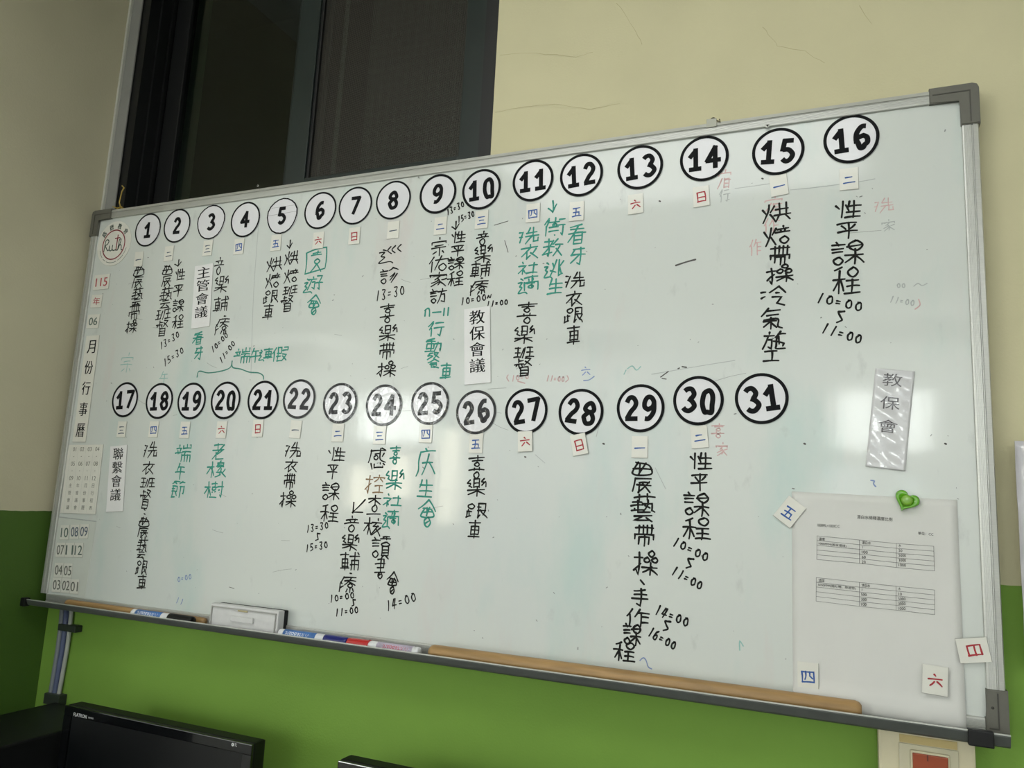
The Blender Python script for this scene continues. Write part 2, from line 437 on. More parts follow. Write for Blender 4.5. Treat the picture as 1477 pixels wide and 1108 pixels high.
paper = mat('white_paper', rgb(216, 216, 212), rough=0.7, noise=0.02, nscale=20)
card = mat('laminated_card', rgb(222, 221, 212), rough=0.5, noise=0.04, nscale=40, coat=0.6, coat_rough=0.1, bump=0.15, bscale=60, bdist=0.002)
cardb = mat('laminated_white_card', rgb(228, 228, 228), rough=0.5, noise=0.03, nscale=40, coat=0.6, coat_rough=0.09, bump=0.15, bscale=60, bdist=0.002)
crink = mat('crinkled_laminate', rgb(206, 206, 208), rough=0.4, noise=0.03, coat=1.0, coat_rough=0.03, bump=0.35, bscale=80, bdist=0.0011)
discm = mat('disc_laminate', rgb(222, 222, 226), rough=0.5, noise=0.02, coat=0.7, coat_rough=0.08, bump=0.12, bscale=45, bdist=0.002)
disccr = mat('creased_disc_laminate', rgb(222, 222, 226), rough=0.45, noise=0.02, coat=0.9, coat_rough=0.04, bump=0.5, bscale=70, bdist=0.0014)
pblackl = mat('laminated_print', rgb(20, 21, 23), rough=0.7, spec=.1, coat=0.5, coat_rough=0.03, bump=0.5, bscale=70, bdist=0.0014)
pblack = mat('printed_black', rgb(22, 23, 25), rough=0.7, noise=0.05, spec=.12)
blacki = mat('black_ink', rgb(28, 28, 26), rough=0.7, spec=.2, noise=0.25, nscale=220)
fadei = mat('worn_black_ink', rgb(72, 70, 66), rough=0.55, noise=0.3, nscale=220)
greeni = mat('green_ink', rgb(22, 142, 124), rough=0.5, noise=0.3, nscale=200)
browni = mat('faded_brown_ink', rgb(150, 122, 92), rough=0.55, noise=0.2, nscale=200)
redi = mat('red_ink', rgb(168, 26, 40), rough=0.5, noise=0.2, nscale=200)
bluei = mat('blue_ink', rgb(30, 82, 158), rough=0.5, noise=0.2, nscale=200)
greyi = mat('grey_blue_ink', rgb(78, 92, 108), rough=0.5, noise=0.2, nscale=200)
pinkg = mat('pink_ghost_ink', rgb(204, 168, 166), rough=0.5, noise=0.15, nscale=120)
greyg = mat('grey_ghost_ink', rgb(166, 172, 170), rough=0.5, noise=0.1, nscale=120)
tealg = mat('teal_ghost_ink', rgb(136, 182, 176), rough=0.5, noise=0.15, nscale=120)
blueg = mat('blue_ghost_ink', rgb(120, 140, 186), rough=0.5, noise=0.15, nscale=120)
pnum = mat('printed_red', rgb(176, 70, 78), rough=0.5, noise=0.1)
pgrn = mat('printed_grey_green', rgb(86, 104, 96), rough=0.5, noise=0.1)
pgry = mat('printed_grey', rgb(100, 102, 94), rough=0.5, noise=0.1)
wood = mat('stick_wood', rgb(166, 132, 84), rough=0.5, noise=0.28, nscale=14, stretch=(1, 9, 9), coat=0.2, coat_rough=0.3)

def board_mat():
    m = bpy.data.materials.new('whiteboard_enamel'); m.use_nodes = True
    nt = m.node_tree; b = nt.nodes['Principled BSDF']; N = nt.nodes.new; L = nt.links.new
    tc = N('ShaderNodeTexCoord')
    b.inputs['Roughness'].default_value = 0.42
    b.inputs['Coat Weight'].default_value = 0.75; b.inputs['Coat Roughness'].default_value = 0.07
    base = N('ShaderNodeRGB'); base.outputs[0].default_value = rgb(205, 210, 205)
    cur = base.outputs[0]
    # old marker residue wiped into faint clouds
    for i, (sc, thr, col, amt, st) in enumerate([(5.0, 0.55, rgb(150, 198, 192), 0.40, (1, 1, .35)), (4.2, 0.6, rgb(214, 176, 176), 0.5, (1.3, 1, .3)),
                                             (26.0, 0.62, rgb(140, 142, 142), 0.42, (1, 1, .5)), (9.0, 0.64, rgb(166, 176, 200), 0.25, (1, 1, .4)),
                                             (2.2, 0.5, rgb(196, 204, 204), 0.5, (1, 1, .4))]):
        mp = N('ShaderNodeMapping'); mp.inputs['Location'].default_value = (i * 3.7, 0, i * 1.3); mp.inputs['Scale'].default_value = st
        L(tc.outputs['Object'], mp.inputs['Vector'])
        n = N('ShaderNodeTexNoise'); n.inputs['Scale'].default_value = sc; n.inputs['Detail'].default_value = 6; n.inputs['Roughness'].default_value = 0.6
        L(mp.outputs['Vector'], n.inputs['Vector'])
        r = N('ShaderNodeMapRange'); r.inputs['From Min'].default_value = thr; r.inputs['From Max'].default_value = thr + 0.18
        r.inputs['To Max'].default_value = amt
        L(n.outputs['Fac'], r.inputs['Value'])
        mx = N('ShaderNodeMix'); mx.data_type = 'RGBA'; mx.inputs['B'].default_value = col
        L(r.outputs['Result'], mx.inputs['Factor']); L(cur, mx.inputs['A']); cur = mx.outputs['Result']
    L(cur, b.inputs['Base Color'])
    # fine wipe scratches, slight sheet waviness
    mp = N('ShaderNodeMapping'); mp.inputs['Scale'].default_value = (1, 1, 0.25); mp.inputs['Rotation'].default_value = (0, 0.35, 0)
    L(tc.outputs['Object'], mp.inputs['Vector'])
    n = N('ShaderNodeTexNoise'); n.inputs['Scale'].default_value = 12; n.inputs['Detail'].default_value = 8; n.inputs['Roughness'].default_value = 0.65
    L(mp.outputs['Vector'], n.inputs['Vector'])
    bp = N('ShaderNodeBump'); bp.inputs['Strength'].default_value = 0.12; bp.inputs['Distance'].default_value = 0.002
    L(n.outputs['Fac'], bp.inputs['Height']); L(bp.outputs['Normal'], b.inputs['Coat Normal'])
    rr = N('ShaderNodeMapRange'); rr.inputs['To Min'].default_value = 0.03; rr.inputs['To Max'].default_value = 0.11
    L(n.outputs['Fac'], rr.inputs['Value']); L(rr.outputs['Result'], b.inputs['Coat Roughness'])
    return m

# ------------------------------------------------------------------ the room
WY = 0.03                                     # front wall plane
X0, X1, Y0, HZ = -5.5, 4.5, -7.0, CEIL_Z
wx0, wx1, wz0, wz1 = 0.0, 0.99, 1.98, 2.84    # window opening
b = MB()
b.box(X0, wx0, WY, 0.25, 0, HZ).box(wx1, X1, WY, 0.25, 0, HZ).box(wx0, wx1, WY, 0.25, 0, wz0).box(wx0, wx1, WY, 0.25, wz1, HZ)
b.build('wall_front', wallm, kind='structure')
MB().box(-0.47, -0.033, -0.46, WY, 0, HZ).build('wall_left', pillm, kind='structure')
MB().box(X0 - .1, X1 + .1, Y0 - .1, 0.25, -0.1, 0).build('floor', floorm, kind='structure')
MB().box(X0 - .1, X1 + .1, Y0 - .1, 0.25, HZ, HZ + 0.1).build('ceiling', ceilm, kind='structure')
MB().box(X1, X1 + 0.1, Y0, 0.25, 0, HZ).build('wall_right', plain, kind='structure')
MB().box(X0 - 0.1, X0, Y0, 0.25, 0, HZ).build('wall_far_left', plain, kind='structure')
# back wall; its bright window panes are placed and sized for the board's glare
panes = [(-3.40, -2.45, 2.04, 2.60, .8), (1.50, 2.30, 2.04, 2.60, .62),
         (-3.45, -3.12, 1.30, 1.82, .75), (-2.95, -2.62, 1.45, 1.95, .7), (-2.34, -2.08, 1.20, 2.25, .7), (1.42, 1.84, 1.50, 1.96, .16), (1.92, 2.24, 1.55, 1.90, .16)]
b = MB()
gx = sorted({X0, X1} | {v for p in panes for v in p[:2]}); gz = sorted({0, HZ} | {v for p in panes for v in p[2:4]})
for a0, a1 in zip(gx, gx[1:]):
    run = None
    for c0, c1 in zip(gz, gz[1:]):
        hole = any(p[0] <= a0 and a1 <= p[1] and p[2] <= c0 and c1 <= p[3] for p in panes)
        if hole:
            if run is not None: b.box(a0, a1, Y0 + .85, Y0 + 1.0, run, c0); run = None
        elif run is None: run = c0
    if run is not None: b.box(a0, a1, Y0 + .85, Y0 + 1.0, run, HZ)
b.build('wall_back', plain, kind='structure')
for k, (x0, x1, z0, z1, q) in enumerate(panes):
    lit = mat('glare_pane_%d' % int(q * 100), rgb(235, 240, 238), rough=0.4, emit=((0.96, 1.0, 0.97, 1) if z1 == 2.6 else ((1, .93, .72, 1) if x0 < 0 or x0 > 1.9 else (.8, .93, 1, 1)), PANE_L * q))
    b = MB(); b.box(x0, x1, Y0 + .95, Y0 + .99, z0, z0 + .03).box(x0, x1, Y0 + .95, Y0 + .99, z1 - .03, z1)
    n = 3 if k == 0 else (2 if k == 1 else 1)
    for i in range(n + 1):
        xx = x0 + (x1 - x0 - .04) * i / n; b.box(xx, xx + .04, Y0 + .95, Y0 + .99, z0 + .03, z1 - .03)
    w = b.build('window_%d' % (k + 2), mat('white_frame', rgb(220, 220, 214), rough=0.5), kind='structure')
    MB().box(x0, x1, Y0 + .93, Y0 + .94, z0, z1).build('pane', lit, parent=w)

# ceiling grid and lamps
b = MB()
for i in range(17): b.box(X0 + i * 0.62, X0 + i * 0.62 + 0.028, -6.0, WY, HZ - 0.012, HZ - 0.001)
for j in range(10): b.box(X0, X1, -0.55 - 0.6 * j, -0.522 - 0.6 * j, HZ - 0.011, HZ)
b.build('trim_1', tbar, kind='structure')
lampm = mat('lamp_diffuser', rgb(240, 240, 235), rough=0.6, emit=((1, 0.985, 0.95, 1), 3.0))
for k, (lx, ly) in enumerate(LAMPS):
    nm = ['left of the pillar', 'above the whiteboard', 'added for fill beside the plain wall'][k]
    e = empty('ceiling_lamp', (lx, ly, HZ - 0.3), 'flat rectangular hanging lamp, ' + nm, 'ceiling lamp')
    z0_, z1_ = HZ - .305, HZ - .25
    f = MB(); f.box(lx - .6, lx + .6, ly - .3, ly - .28, z0_, z1_).box(lx - .6, lx + .6, ly + .28, ly + .3, z0_, z1_)
    f.box(lx - .6, lx - .58, ly - .28, ly + .28, z0_, z1_).box(lx + .58, lx + .6, ly - .28, ly + .28, z0_, z1_)
    f.build('housing', tbar, e)
    MB().box(lx - .58, lx + .58, ly - .28, ly + .28, z0_ + .005, z1_ - .005).build('diffuser', lampm, e)
    for sx_ in (-.5, .5): MB().cyl((lx + sx_, ly, z1_), (lx + sx_, ly, HZ), .002, 6).build('suspension_wire', alud, e)
for k, wx in enumerate(FILL_X):  # casings made up for the added fill lamps
    e = empty('added_fill_lamp', (wx, -4.38, 2.76), 'long added fill lamp under the ceiling, ' + ['near the open side', 'in the middle of the row', 'added for fill beside the plain wall'][k], 'lamp')
    MB().box(wx - .85, wx + .85, -4.40, -4.30, 2.64, 2.80, .004).build('housing', tbar, e)
    for sx_ in (-.6, .6): MB().box(wx + sx_ - .006, wx + sx_ + .006, -4.356, -4.344, 2.8, CEIL_Z).build('hanger', tbar, e)

# fine cracks in the plaster right of the window
ck = mat('hairline_crack', rgb(176, 168, 132), rough=0.9)
for pts in ([(722, 79), (760, 76), (830, 82), (862, 74)], [(714, 162), (745, 156), (800, 150), (850, 158), (905, 148)], [(890, 5), (915, 40), (930, 70)], [(1100, 40), (1122, 66), (1160, 74), (1195, 96)], [(1240, 8), (1262, 40)]):
    ik = Ink(WY - 0.0004); q = []
    for (a, c), (d, e_) in zip(pts, pts[1:]):
        for t in range(5):
            p = px(a + (d - a) * t / 5, c + (e_ - c) * t / 5, WY); q.append((p.x + random.uniform(-.0015, .0015), p.z + random.uniform(-.0012, .0012)))
    ik.stroke(q, 0.0008, vary=0.3)
    o = ik.build('trim_2', ck, kind='structure')

# ------------------------------------------------------------------ window of the front wall
win = MB()
win.box(wx0, wx0 + 0.030, WY + 0.002, 0.17, wz0, wz1).box(wx1 - 0.028, wx1, WY + 0.002, 0.17, wz0, wz1)
win.box(wx0 + .03, wx1 - .028, WY + .002, .17, wz0, wz0 + 0.05).box(wx0 + .03, wx1 - .028, WY + .002, .17, wz1 - .05, wz1)
for yy in (0.062, 0.095, 0.13):
    win.box(wx0 + 0.03, wx0 + 0.036, yy, yy + 0.008, wz0 + .05, wz1 - .05)
win = win.build('window_1', framed, kind='structure')
# left glazed sash (further back)
def sash(name, x0, x1, y0, y1, z0, z1, st, m, br=None):
    br = br or st
    s = MB(); s.box(x0, x0 + st, y0, y1, z0, z1, .002).box(x1 - st, x1, y0, y1, z0, z1, .002)
    s.box(x0 + st, x1 - st, y0, y1, z0, z0 + br, .002).box(x0 + st, x1 - st, y0, y1, z1 - st, z1, .002)
    return s.build(name, m, win)
ls = sash('sliding_sash', wx0 + 0.037, 0.505, 0.105, 0.128, wz0 + .05, wz1 - .05, 0.05, framed)
MB().box(0.440, 0.507, 0.100, 0.1045, wz0 + .05, wz1 - .05, .001).build('meeting_stile', framem, ls)
glass = bpy.data.materials.new('window_glass'); glass.use_nodes = True
gb = glass.node_tree.nodes['Principled BSDF']
gb.inputs['Base Color'].default_value = rgb(120, 150, 140); gb.inputs['Transmission Weight'].default_value = 1.0
gb.inputs['Roughness'].default_value = 0.02; gb.inputs['IOR'].default_value = 1.5
MB().box(0.085, 0.457, 0.113, 0.118, wz0 + .09, wz1 - .09).build('pane', glass, win)
# right glazed sash behind the screen, and the screen sash
sash('sliding_sash', 0.46, wx1 - .03, 0.132, 0.155, wz0 + .05, wz1 - .05, 0.045, framem)
MB().box(0.503, 0.918, 0.14, 0.145, wz0 + .09, wz1 - .09).build('pane', glass, win)
scr = sash('screen_sash', 0.492, 0.965, 0.045, 0.066, wz0 + .01, wz1 - .01, 0.053, framem, br=0.115)
# the screen's own sash stile is slimmer on the meeting side: an inner dark bead
MB().box(0.545, 0.552, 0.05, 0.062, wz0 + .125, wz1 - .06).build('bead', framed, scr)
wire = mat('screen_wire', rgb(62, 59, 52), rough=0.5)
v = []; f = []
sx0, sx1, sz0, sz1 = 0.545, 0.912, wz0 + .125, wz1 - .063
P, W = 0.0026, 0.0008
i = 0
while sx0 + i * P < sx1:
    x = sx0 + i * P; k = len(v); v += [(x, .056, sz0), (x + W, .056, sz0), (x + W, .056, sz1), (x, .056, sz1)]; f.append((k, k + 1, k + 2, k + 3)); i += 1
i = 0
while sz0 + i * P < sz1:
    z = sz0 + i * P; k = len(v); v += [(sx0, .0555, z), (sx1, .0555, z), (sx1, .0555, z + W), (sx0, .0555, z + W)]; f.append((k, k + 1, k + 2, k + 3)); i += 1
me = bpy.data.meshes.new('insect_mesh'); me.from_pydata(v, [], f)
link('insect_mesh', me, wire, win, kind='stuff')
# what lies behind the window: a dim unlit space closed by a wall
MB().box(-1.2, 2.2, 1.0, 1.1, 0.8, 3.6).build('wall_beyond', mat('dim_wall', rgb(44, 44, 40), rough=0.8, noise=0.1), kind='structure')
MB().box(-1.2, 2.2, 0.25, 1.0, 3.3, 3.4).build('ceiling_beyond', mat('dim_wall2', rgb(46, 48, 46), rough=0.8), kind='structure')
# pale bead and grey strip between the pillar and the window
MB().box(-0.0325, -0.026, WY - 0.010, WY, 2.0, HZ, .001).build('trim_3', trimw, kind='structure')
MB().box(-0.0258, 0.006, WY - 0.004, WY, 1.9, HZ, .001).build('trim_4', trimg, kind='structure')

# ------------------------------------------------------------------ the whiteboard
BZ0, BZ1, BW = 1.20, 2.05, 1.757
wb = empty('whiteboard', (BW / 2, 0, 1.2), 'large wall-mounted whiteboard calendar in an aluminium frame', 'whiteboard')
OFF = tuple(wb.location)
MB().box(-0.006, BW + 0.006, 0.0, 0.016, BZ0 - 0.006, BZ1 + 0.006).build('writing_panel', board_mat(), wb)
def rail(name, pr, a0, a1, axis):
    return MB().prism(pr, a0, a1, axis).build(name, alu, wb)
# profile: t = distance outward from panel edge, d = towards the room
prof = [(0.0, 0.002), (0.0, -0.003), (0.0006, -0.0042)]
for i in range(5):
    t = 0.002 + i * 0.0019
    prof += [(t, -0.0048), (t + 0.0009, -0.0048), (t + 0.0010, -0.0041), (t + 0.0017, -0.0041)]
prof += [(0.0118, -0.0050), (0.0124, -0.0032), (0.0134, -0.0032), (0.0140, -0.0054), (0.0200, -0.0040), (0.0215, -0.0010), (0.0215, 0.026), (0.0, 0.026)]
rail('frame_rail', [(d, BZ1 + t) for t, d in prof], 0.03, BW - 0.03, 'x')
rail('frame_rail', [(d, BZ0 - t) for t, d in prof], 0.0, BW - 0.002, 'x')
rail('frame_rail', [(-t, d) for t, d in prof], BZ0 + 0.0, BZ1 - 0.03, 'z')
rail('frame_rail', [(BW + t, d) for t, d in prof], BZ0 + 0.035, BZ1 - 0.03, 'z')
def corner(sx, zz, sgn, L=0.042, LH=None):
    """L shaped moulded corner: sx = -1 left / +1 right, sgn = +1 top / -1 bottom"""
    xe = 0.0 if sx < 0 else BW; ze = zz; o = 0.0235; i = -0.001
    def X(t): return xe + sx * t
    def Z(t): return ze + sgn * t
    r = 0.008
    LH = L if LH is None else LH
    pts = [(X(i), Z(i)), (X(-LH), Z(i)), (X(-LH), Z(o)), (X(o - r), Z(o)), (X(o - r * .3), Z(o - r * .3)), (X(o), Z(o - r)), (X(o), Z(-L)), (X(i), Z(-L))]
    m = MB(); m.prism(pts, 0.026, -0.0068, 'y')
    bmesh.ops.bevel(m.bm, geom=[e for e in m.bm.edges if all(abs(v_.co.y + 0.0068) < 1e-5 for v_ in e.verts)], offset=0.0014, segments=2, affect='EDGES')
    c = m.build('corner_cap', capm, wb)
    ridge = MB(); ridge.prism([(X(0.011), Z(0.011)), (X(-LH + .004), Z(0.011)), (X(-LH + .004), Z(0.0125)), (X(0.0125), Z(0.0125)), (X(0.0125), Z(-L + .004)), (X(0.011), Z(-L + .004))], -0.0066, -0.0076, 'y')
    for v_ in ridge.bm.verts: v_.co -= Vector(OFF)
    rr = ridge.build('ridge', mat('cap_ridge', rgb(66, 64, 58), rough=0.5), c)
    return c
corner(-1, BZ1, 1, 0.040); corner(1, BZ1, 1, 0.040); corner(1, BZ0, -1, 0.036, 0.003)
# rivets on the frame
def rivet(u, v_, r=0.0035, m=alu, nm='rivet'):
    p = px(u, v_, -0.005)
    MB().lathe([(0, r), (0.0012, r), (0.002, r * .6)], (p.x, -0.0045, p.z), (0, -1, 0), 14).build(nm, m, wb, smooth=True)
    MB().lathe([(0, r * .45), (0.0004, r * .45)], (p.x, -0.0064, p.z), (0, -1, 0), 10).build('rivet_hole', blackp, wb)
rw = mat('rivet_white', rgb(222, 220, 210), rough=.4)
rivet(1107, 182); rivet(1431.5, 1021, .0042, rw); rivet(372, 268, .0022); rivet(604, 256, .002)
# pen tray
tr = MB().prism([(0.0, 1.1797), (-0.040, 1.1797), (-0.0430, 1.1905), (-0.0455, 1.1905), (-0.0455, 1.1885), (-0.0415, 1.1800), (-0.038, 1.1785), (0.0, 1.1770), (0.010, 1.1770), (0.010, 1.1797)], -0.022, 1.775, 'x')
for v_ in tr.bm.verts:
    if v_.co.x > 1 and v_.co.z < 1.1795: v_.co.z -= .004
    elif v_.co.x > 1 and abs(v_.co.z - 1.18) < 1e-4: v_.co.z -= .003
tr.build('pen_tray', alud, wb)
MB().box(-0.022, 1.775, -0.0459, -0.0425, 1.1900, 1.1916, .0004).build('tray_lip', alu, wb)
MB().box(1.729, 1.757, -0.0495, -0.038, 1.1735, 1.1930, .0018).build('tray_clip', blackp, wb)
MB().box(-0.018, -0.004, -0.05, -0.036, 1.176, 1.194, .003).build('tray_clip', blackp, wb)
# hanging lug with its screw on the top rail
p = px(1027, 186, 0.0)
MB().box(p.x - .008, p.x + .008, -0.0066, -0.0052, BZ1 + .012, BZ1 + .0265, .0006).build('hanging_lug', mat('lug_metal', rgb(176, 176, 164), rough=.5), wb)
# the lug's screw is fixed into the wall
e = MB(); q = px(1029, 175, 0.0)
e.lathe([(0, .0046), (.003, .0046), (.0045, .0034)], (q.x, -0.002, q.z), (0, -1, 0), 16)
e.cyl((q.x, 0.03, q.z), (q.x, -0.004, q.z), .0026, 10)
e.tube([(q.x + .002, -0.003, q.z + .001), (q.x + .007, -.005, q.z - .003), (q.x + .0115, -.006, q.z - .005), (q.x + .0105, -.006, q.z - .001)], .0011, 6)
tag(e.build('hook_screw', mat('dark_screw', rgb(78, 70, 52), rough=0.45, metal=0.3), smooth=True), 'dark screw hook fixed in the wall just above the top rail, over disc fourteen', 'screw')

# ------------------------------------------------------------------ handwriting on the board (parts of the board)
def place(ink, ch, u, v_, w, h, sw=0.0031, rot=0.03, slant=0.06, jit=0.024):
    c = px(u, v_); a = px(u - w / 2, v_); b2 = px(u + w / 2, v_); t = px(u, v_ - h / 2); d = px(u, v_ + h / 2)
    W_ = abs(b2.x - a.x); H_ = abs(t.z - d.z)
    ink.char(ch, c.x, c.z, W_, H_, sw, rot + random.uniform(-.04, .06), slant, jit=jit)
def row(ink, s, u0, v0, u1, v1, h, sw=0.0028, wf=0.62):
    """digits written along a line, the centres of first and last given"""
    a = px(u0, v0); b2 = px(u1, v1); n = len(s); rot = math.atan2(b2.z - a.z, b2.x - a.x)
    H = abs(px(u0, v0 - h / 2).z - px(u0, v0 + h / 2).z)
    step = math.hypot(b2.x - a.x, b2.z - a.z) / max(1, n - 1)
    for i, ch in enumerate(s):
        t = i / max(1, n - 1)
        hh = H * (0.8 if ch == '0' else 1.0) * (0.6 if ch == ':' else 1)
        ink.char('d' + ch, a.x + (b2.x - a.x) * t, a.z + (b2.z - a.z) * t, min(step * wf, H * .8), hh, sw, rot * 0.8, 0.08, jit=0.02)
NOTES = [
 # (ink, characters (ch, u, v, w, h) , stroke width)
 ('k', [('農', 199.7, 399.5, 14, 30), ('藝', 198, 428, 15, 26), ('帶', 194, 451, 14, 24), ('操', 190, 471, 15, 18)], []),
 ('k', [('農', 241, 398, 13, 29), ('藝', 239.5, 429, 17, 30), ('班', 236, 453, 20, 15), ('督', 234, 473.5, 17, 22)], [('13:30', 233, 499, 256, 483, 10), ('15:30', 238, 523, 262, 506, 10)]),
 ('k', [('down', 257, 380, 9, 10), ('性', 259, 396, 15, 15), ('平', 257, 419, 12, 17), ('課', 257, 441, 16, 17), ('程', 257, 464, 16, 18)], []),
 ('g', [('看', 286, 488, 14, 17), ('牙', 287, 509.6, 11, 18)], []),
 ('k', [('音', 316, 384, 13, 24), ('樂', 319, 410.6, 20, 22), ('輔', 319, 439, 20, 20), ('療', 321, 469, 18, 26)], [('10:00', 307, 504, 326, 484, 9), ('11:00', 319, 520, 336, 496, 9)]),
 ('k', [('烘', 396, 381, 21, 19), ('焙', 394, 405, 20, 19), ('跟', 391, 428, 20, 17), ('車', 387, 449.5, 13, 21)], []),
 ('k', [('down', 418, 353, 7, 12), ('烘', 421, 372, 19, 18), ('焙', 420.5, 398, 19, 18), ('班', 419, 418, 20, 12), ('督', 414, 438, 18, 22)], []),
 ('g', [('園', 456, 376, 28, 33), ('遊', 452, 411, 28, 23), ('會', 453, 440, 18, 28)], []),
 ('g', [('端', 349.5, 513, 22, 21), ('午', 368, 513, 13, 20), ('連', 383, 512, 19, 18), ('假', 404, 511, 22, 19)], []),
 ('k', [('巡', 562, 367, 34, 27), ('診', 561, 398, 26, 22), ('喜', 559, 452, 20, 27), ('樂', 559, 481, 26, 22), ('帶', 558, 507, 20, 22), ('操', 558, 532.6, 26, 22)], [('13:30', 545, 427, 580, 419, 14)]),
 ('k', [('宗', 633, 356, 20, 25), ('佑', 633, 381, 26, 21), ('家', 632, 403, 24, 20), ('訪', 632, 427, 24, 20)], []),
 ('g', [('行', 629, 474, 24, 20), ('動', 626, 497.5, 23, 18), ('餐', 625, 520, 18, 22), ('車', 643, 535.5, 14, 22)], []),
 ('k', [('down', 657, 326, 10, 13), ('性', 660, 342, 22, 15), ('平', 660, 361.6, 17, 17), ('課', 657.5, 380, 23, 18), ('程', 657.5, 402, 23, 20)], [('13:30', 646, 306, 667, 295, 9), ('15:30', 662, 317, 682, 309, 9)]),
 ('k', [('音', 696, 344, 17, 20), ('樂', 696.5, 366.5, 26, 23), ('輔', 693, 389, 28, 20), ('療', 691.6, 413, 24, 23)], [('10:00~', 667, 435, 706, 428, 10), ('11:00', 704, 439, 730, 436, 8)]),
 ('g', [('洗', 763, 340, 27, 22), ('衣', 764, 363.5, 23, 20), ('社', 762, 386.5, 28, 18), ('適', 761, 411, 30, 25)], []),
 ('k', [('喜', 760, 451, 27, 30), ('樂', 756, 483, 29, 24), ('班', 756, 508, 28, 16), ('督', 755, 530, 25, 25)], []),
 ('g', [('down', 797, 299, 12, 19), ('衛', 800, 327, 30, 24), ('教', 797.5, 357, 27, 24), ('逃', 798, 389, 28, 26), ('生', 800.6, 413, 20, 20)], []),
 ('g', [('看', 832, 338, 24, 27), ('牙', 834, 369, 20, 24)], []),
 ('k', [('洗', 830, 404.5, 27, 22), ('衣', 828, 431, 21, 20), ('跟', 828, 455, 26, 20), ('車', 827, 483, 17, 26)], []),
 ('K', [('烘', 1120, 307, 40, 25), ('焙', 1121, 340, 36, 25), ('帶', 1124.5, 369, 27, 27), ('操', 1125, 395, 37, 25), ('冷', 1115, 427, 35, 27), ('氣', 1114, 459.5, 30, 30), ('施', 1117, 491, 31, 24), ('工', 1112, 514, 22, 17)], []),
 ('K', [('性', 1222, 302, 40, 23), ('平', 1222, 332, 28, 25), ('課', 1222, 365, 46, 35), ('程', 1221, 404.5, 40, 37), ('s', 1212.6, 457, 11, 15)], [('10:00', 1183, 430, 1238, 442, 14), ('11:00', 1190, 474, 1238, 489, 14)]),
 ('k', [('洗', 217.6, 649, 18, 23), ('衣', 214, 675, 16, 18), ('班', 213.6, 696, 20, 14), ('督', 209.5, 720, 16, 26), ('農', 207, 761, 14, 28), ('藝', 205, 791, 14, 32), ('跟', 204.6, 819, 16, 19), ('車', 204.6, 840, 12, 20)], []),
 ('g', [('端', 264, 653.6, 22, 25), ('午', 260, 680, 13, 22), ('節', 257, 706, 18, 23)], []),
 ('g', [('老', 315, 651, 16, 22), ('橡', 313, 677, 27, 23), ('樹', 308.7, 706, 26, 22)], []),
 ('k', [('洗', 423, 649.6, 21, 22), ('衣', 420, 672, 17, 17), ('帶', 418, 695, 15, 22), ('操', 415.5, 720, 22, 23)], []),
 ('k', [('性', 484.5, 655, 26, 18), ('平', 479.6, 679.6, 14, 22), ('課', 477, 709, 25, 25), ('程', 475.6, 740, 26, 24), ('s', 458.5, 775, 5, 10)], [('13:30', 444, 763, 471, 758, 10), ('15:30', 443, 791, 470, 786, 10)]),
 ('k', [('sw', 518, 730, 16, 18), ('音', 507, 756, 20, 22), ('樂', 505, 783, 25, 23), ('輔', 505, 810, 27, 25), ('療', 502, 841, 22, 27), ('s', 510, 870, 4, 9)], [('10:00', 478, 864, 508, 859, 10), ('11:00', 486, 884, 514, 880, 10)]),
 ('k', [('感', 544, 662, 24, 29), ('查', 540, 728, 19, 27), ('核', 538, 760, 25, 24), ('讀', 549.5, 790, 27, 31), ('書', 548, 821, 14, 27), ('會', 566, 841, 16, 32)], [('14:00', 560, 874, 596, 862, 14)]),
 ('b', [('控', 540.5, 699, 26, 26)], []),
 ('g', [('喜', 570, 657, 14, 26), ('樂', 569, 692.6, 26, 28), ('社', 566.6, 722, 26, 17), ('適', 563, 749.5, 24, 27)], []),
 ('g', [('慶', 614.5, 666, 26, 38), ('生', 613.7, 704, 20, 24), ('會', 616, 740.5, 25, 39)], []),
 ('k', [('喜', 687.6, 673.5, 22, 32), ('樂', 687.6, 703, 28, 25), ('跟', 687.6, 737, 30, 20), ('車', 684, 764, 16, 25)], []),
 ('K', [('農', 926, 689, 27, 41), ('藝', 927.4, 733, 34, 39), ('帶', 929, 773, 26, 30), ('操', 932, 812, 34, 36), ('手', 923, 862, 23, 24), ('作', 920.5, 891, 33, 24), ('課', 911.5, 915, 25, 30), ('程', 900.6, 940, 30, 26), ('s', 962, 903, 10, 13)], [('14:00', 949, 880, 989, 897, 14), ('16:00', 939, 912, 971, 931, 13)]),
 ('K', [('性', 1008.7, 665, 34, 22), ('平', 1008.7, 695, 22, 26), ('課', 1004.6, 727.6, 36, 33), ('程', 1004.6, 762.5, 40, 30), ('s', 995, 813, 10, 13)], [('10:00', 975, 782, 1017, 803, 13), ('11:00', 973, 824, 1009, 844, 13)]),
]
IN = {'k': (blacki, 0.0027, 'black marker note'), 'K': (blacki, 0.0030, 'black marker note'), 'g': (greeni, 0.0029, 'green marker note'), 'b': (browni, 0.0024, 'faded brown character')}
G['d~'] = G['~']
for kind, chars, nums in NOTES:
    ik = Ink(); m, sw, lb = IN[kind]
    for ch, u, v_, w, h in chars: place(ik, ch, u, v_, w, h, sw)
    for s, a, b_, c, d, h in nums: row(ik, s, a, b_, c, d, h, sw * 0.85)
    # extra little marks of some notes
    if chars[0][0] == '農' and chars[0][1] == 926: ik.stroke([(px(924, 837).x, px(924, 837).z), (px(929, 843).x, px(929, 843).z)], sw)
    if chars[0][1] == 217.6:
        for vv in (735, 741): ik.stroke([(px(208, vv).x, px(208, vv).z), (px(209.5, vv + 1).x, px(209.5, vv + 1).z)], sw)
    ik.build('handwritten_note', m, wb, OFF, lb)
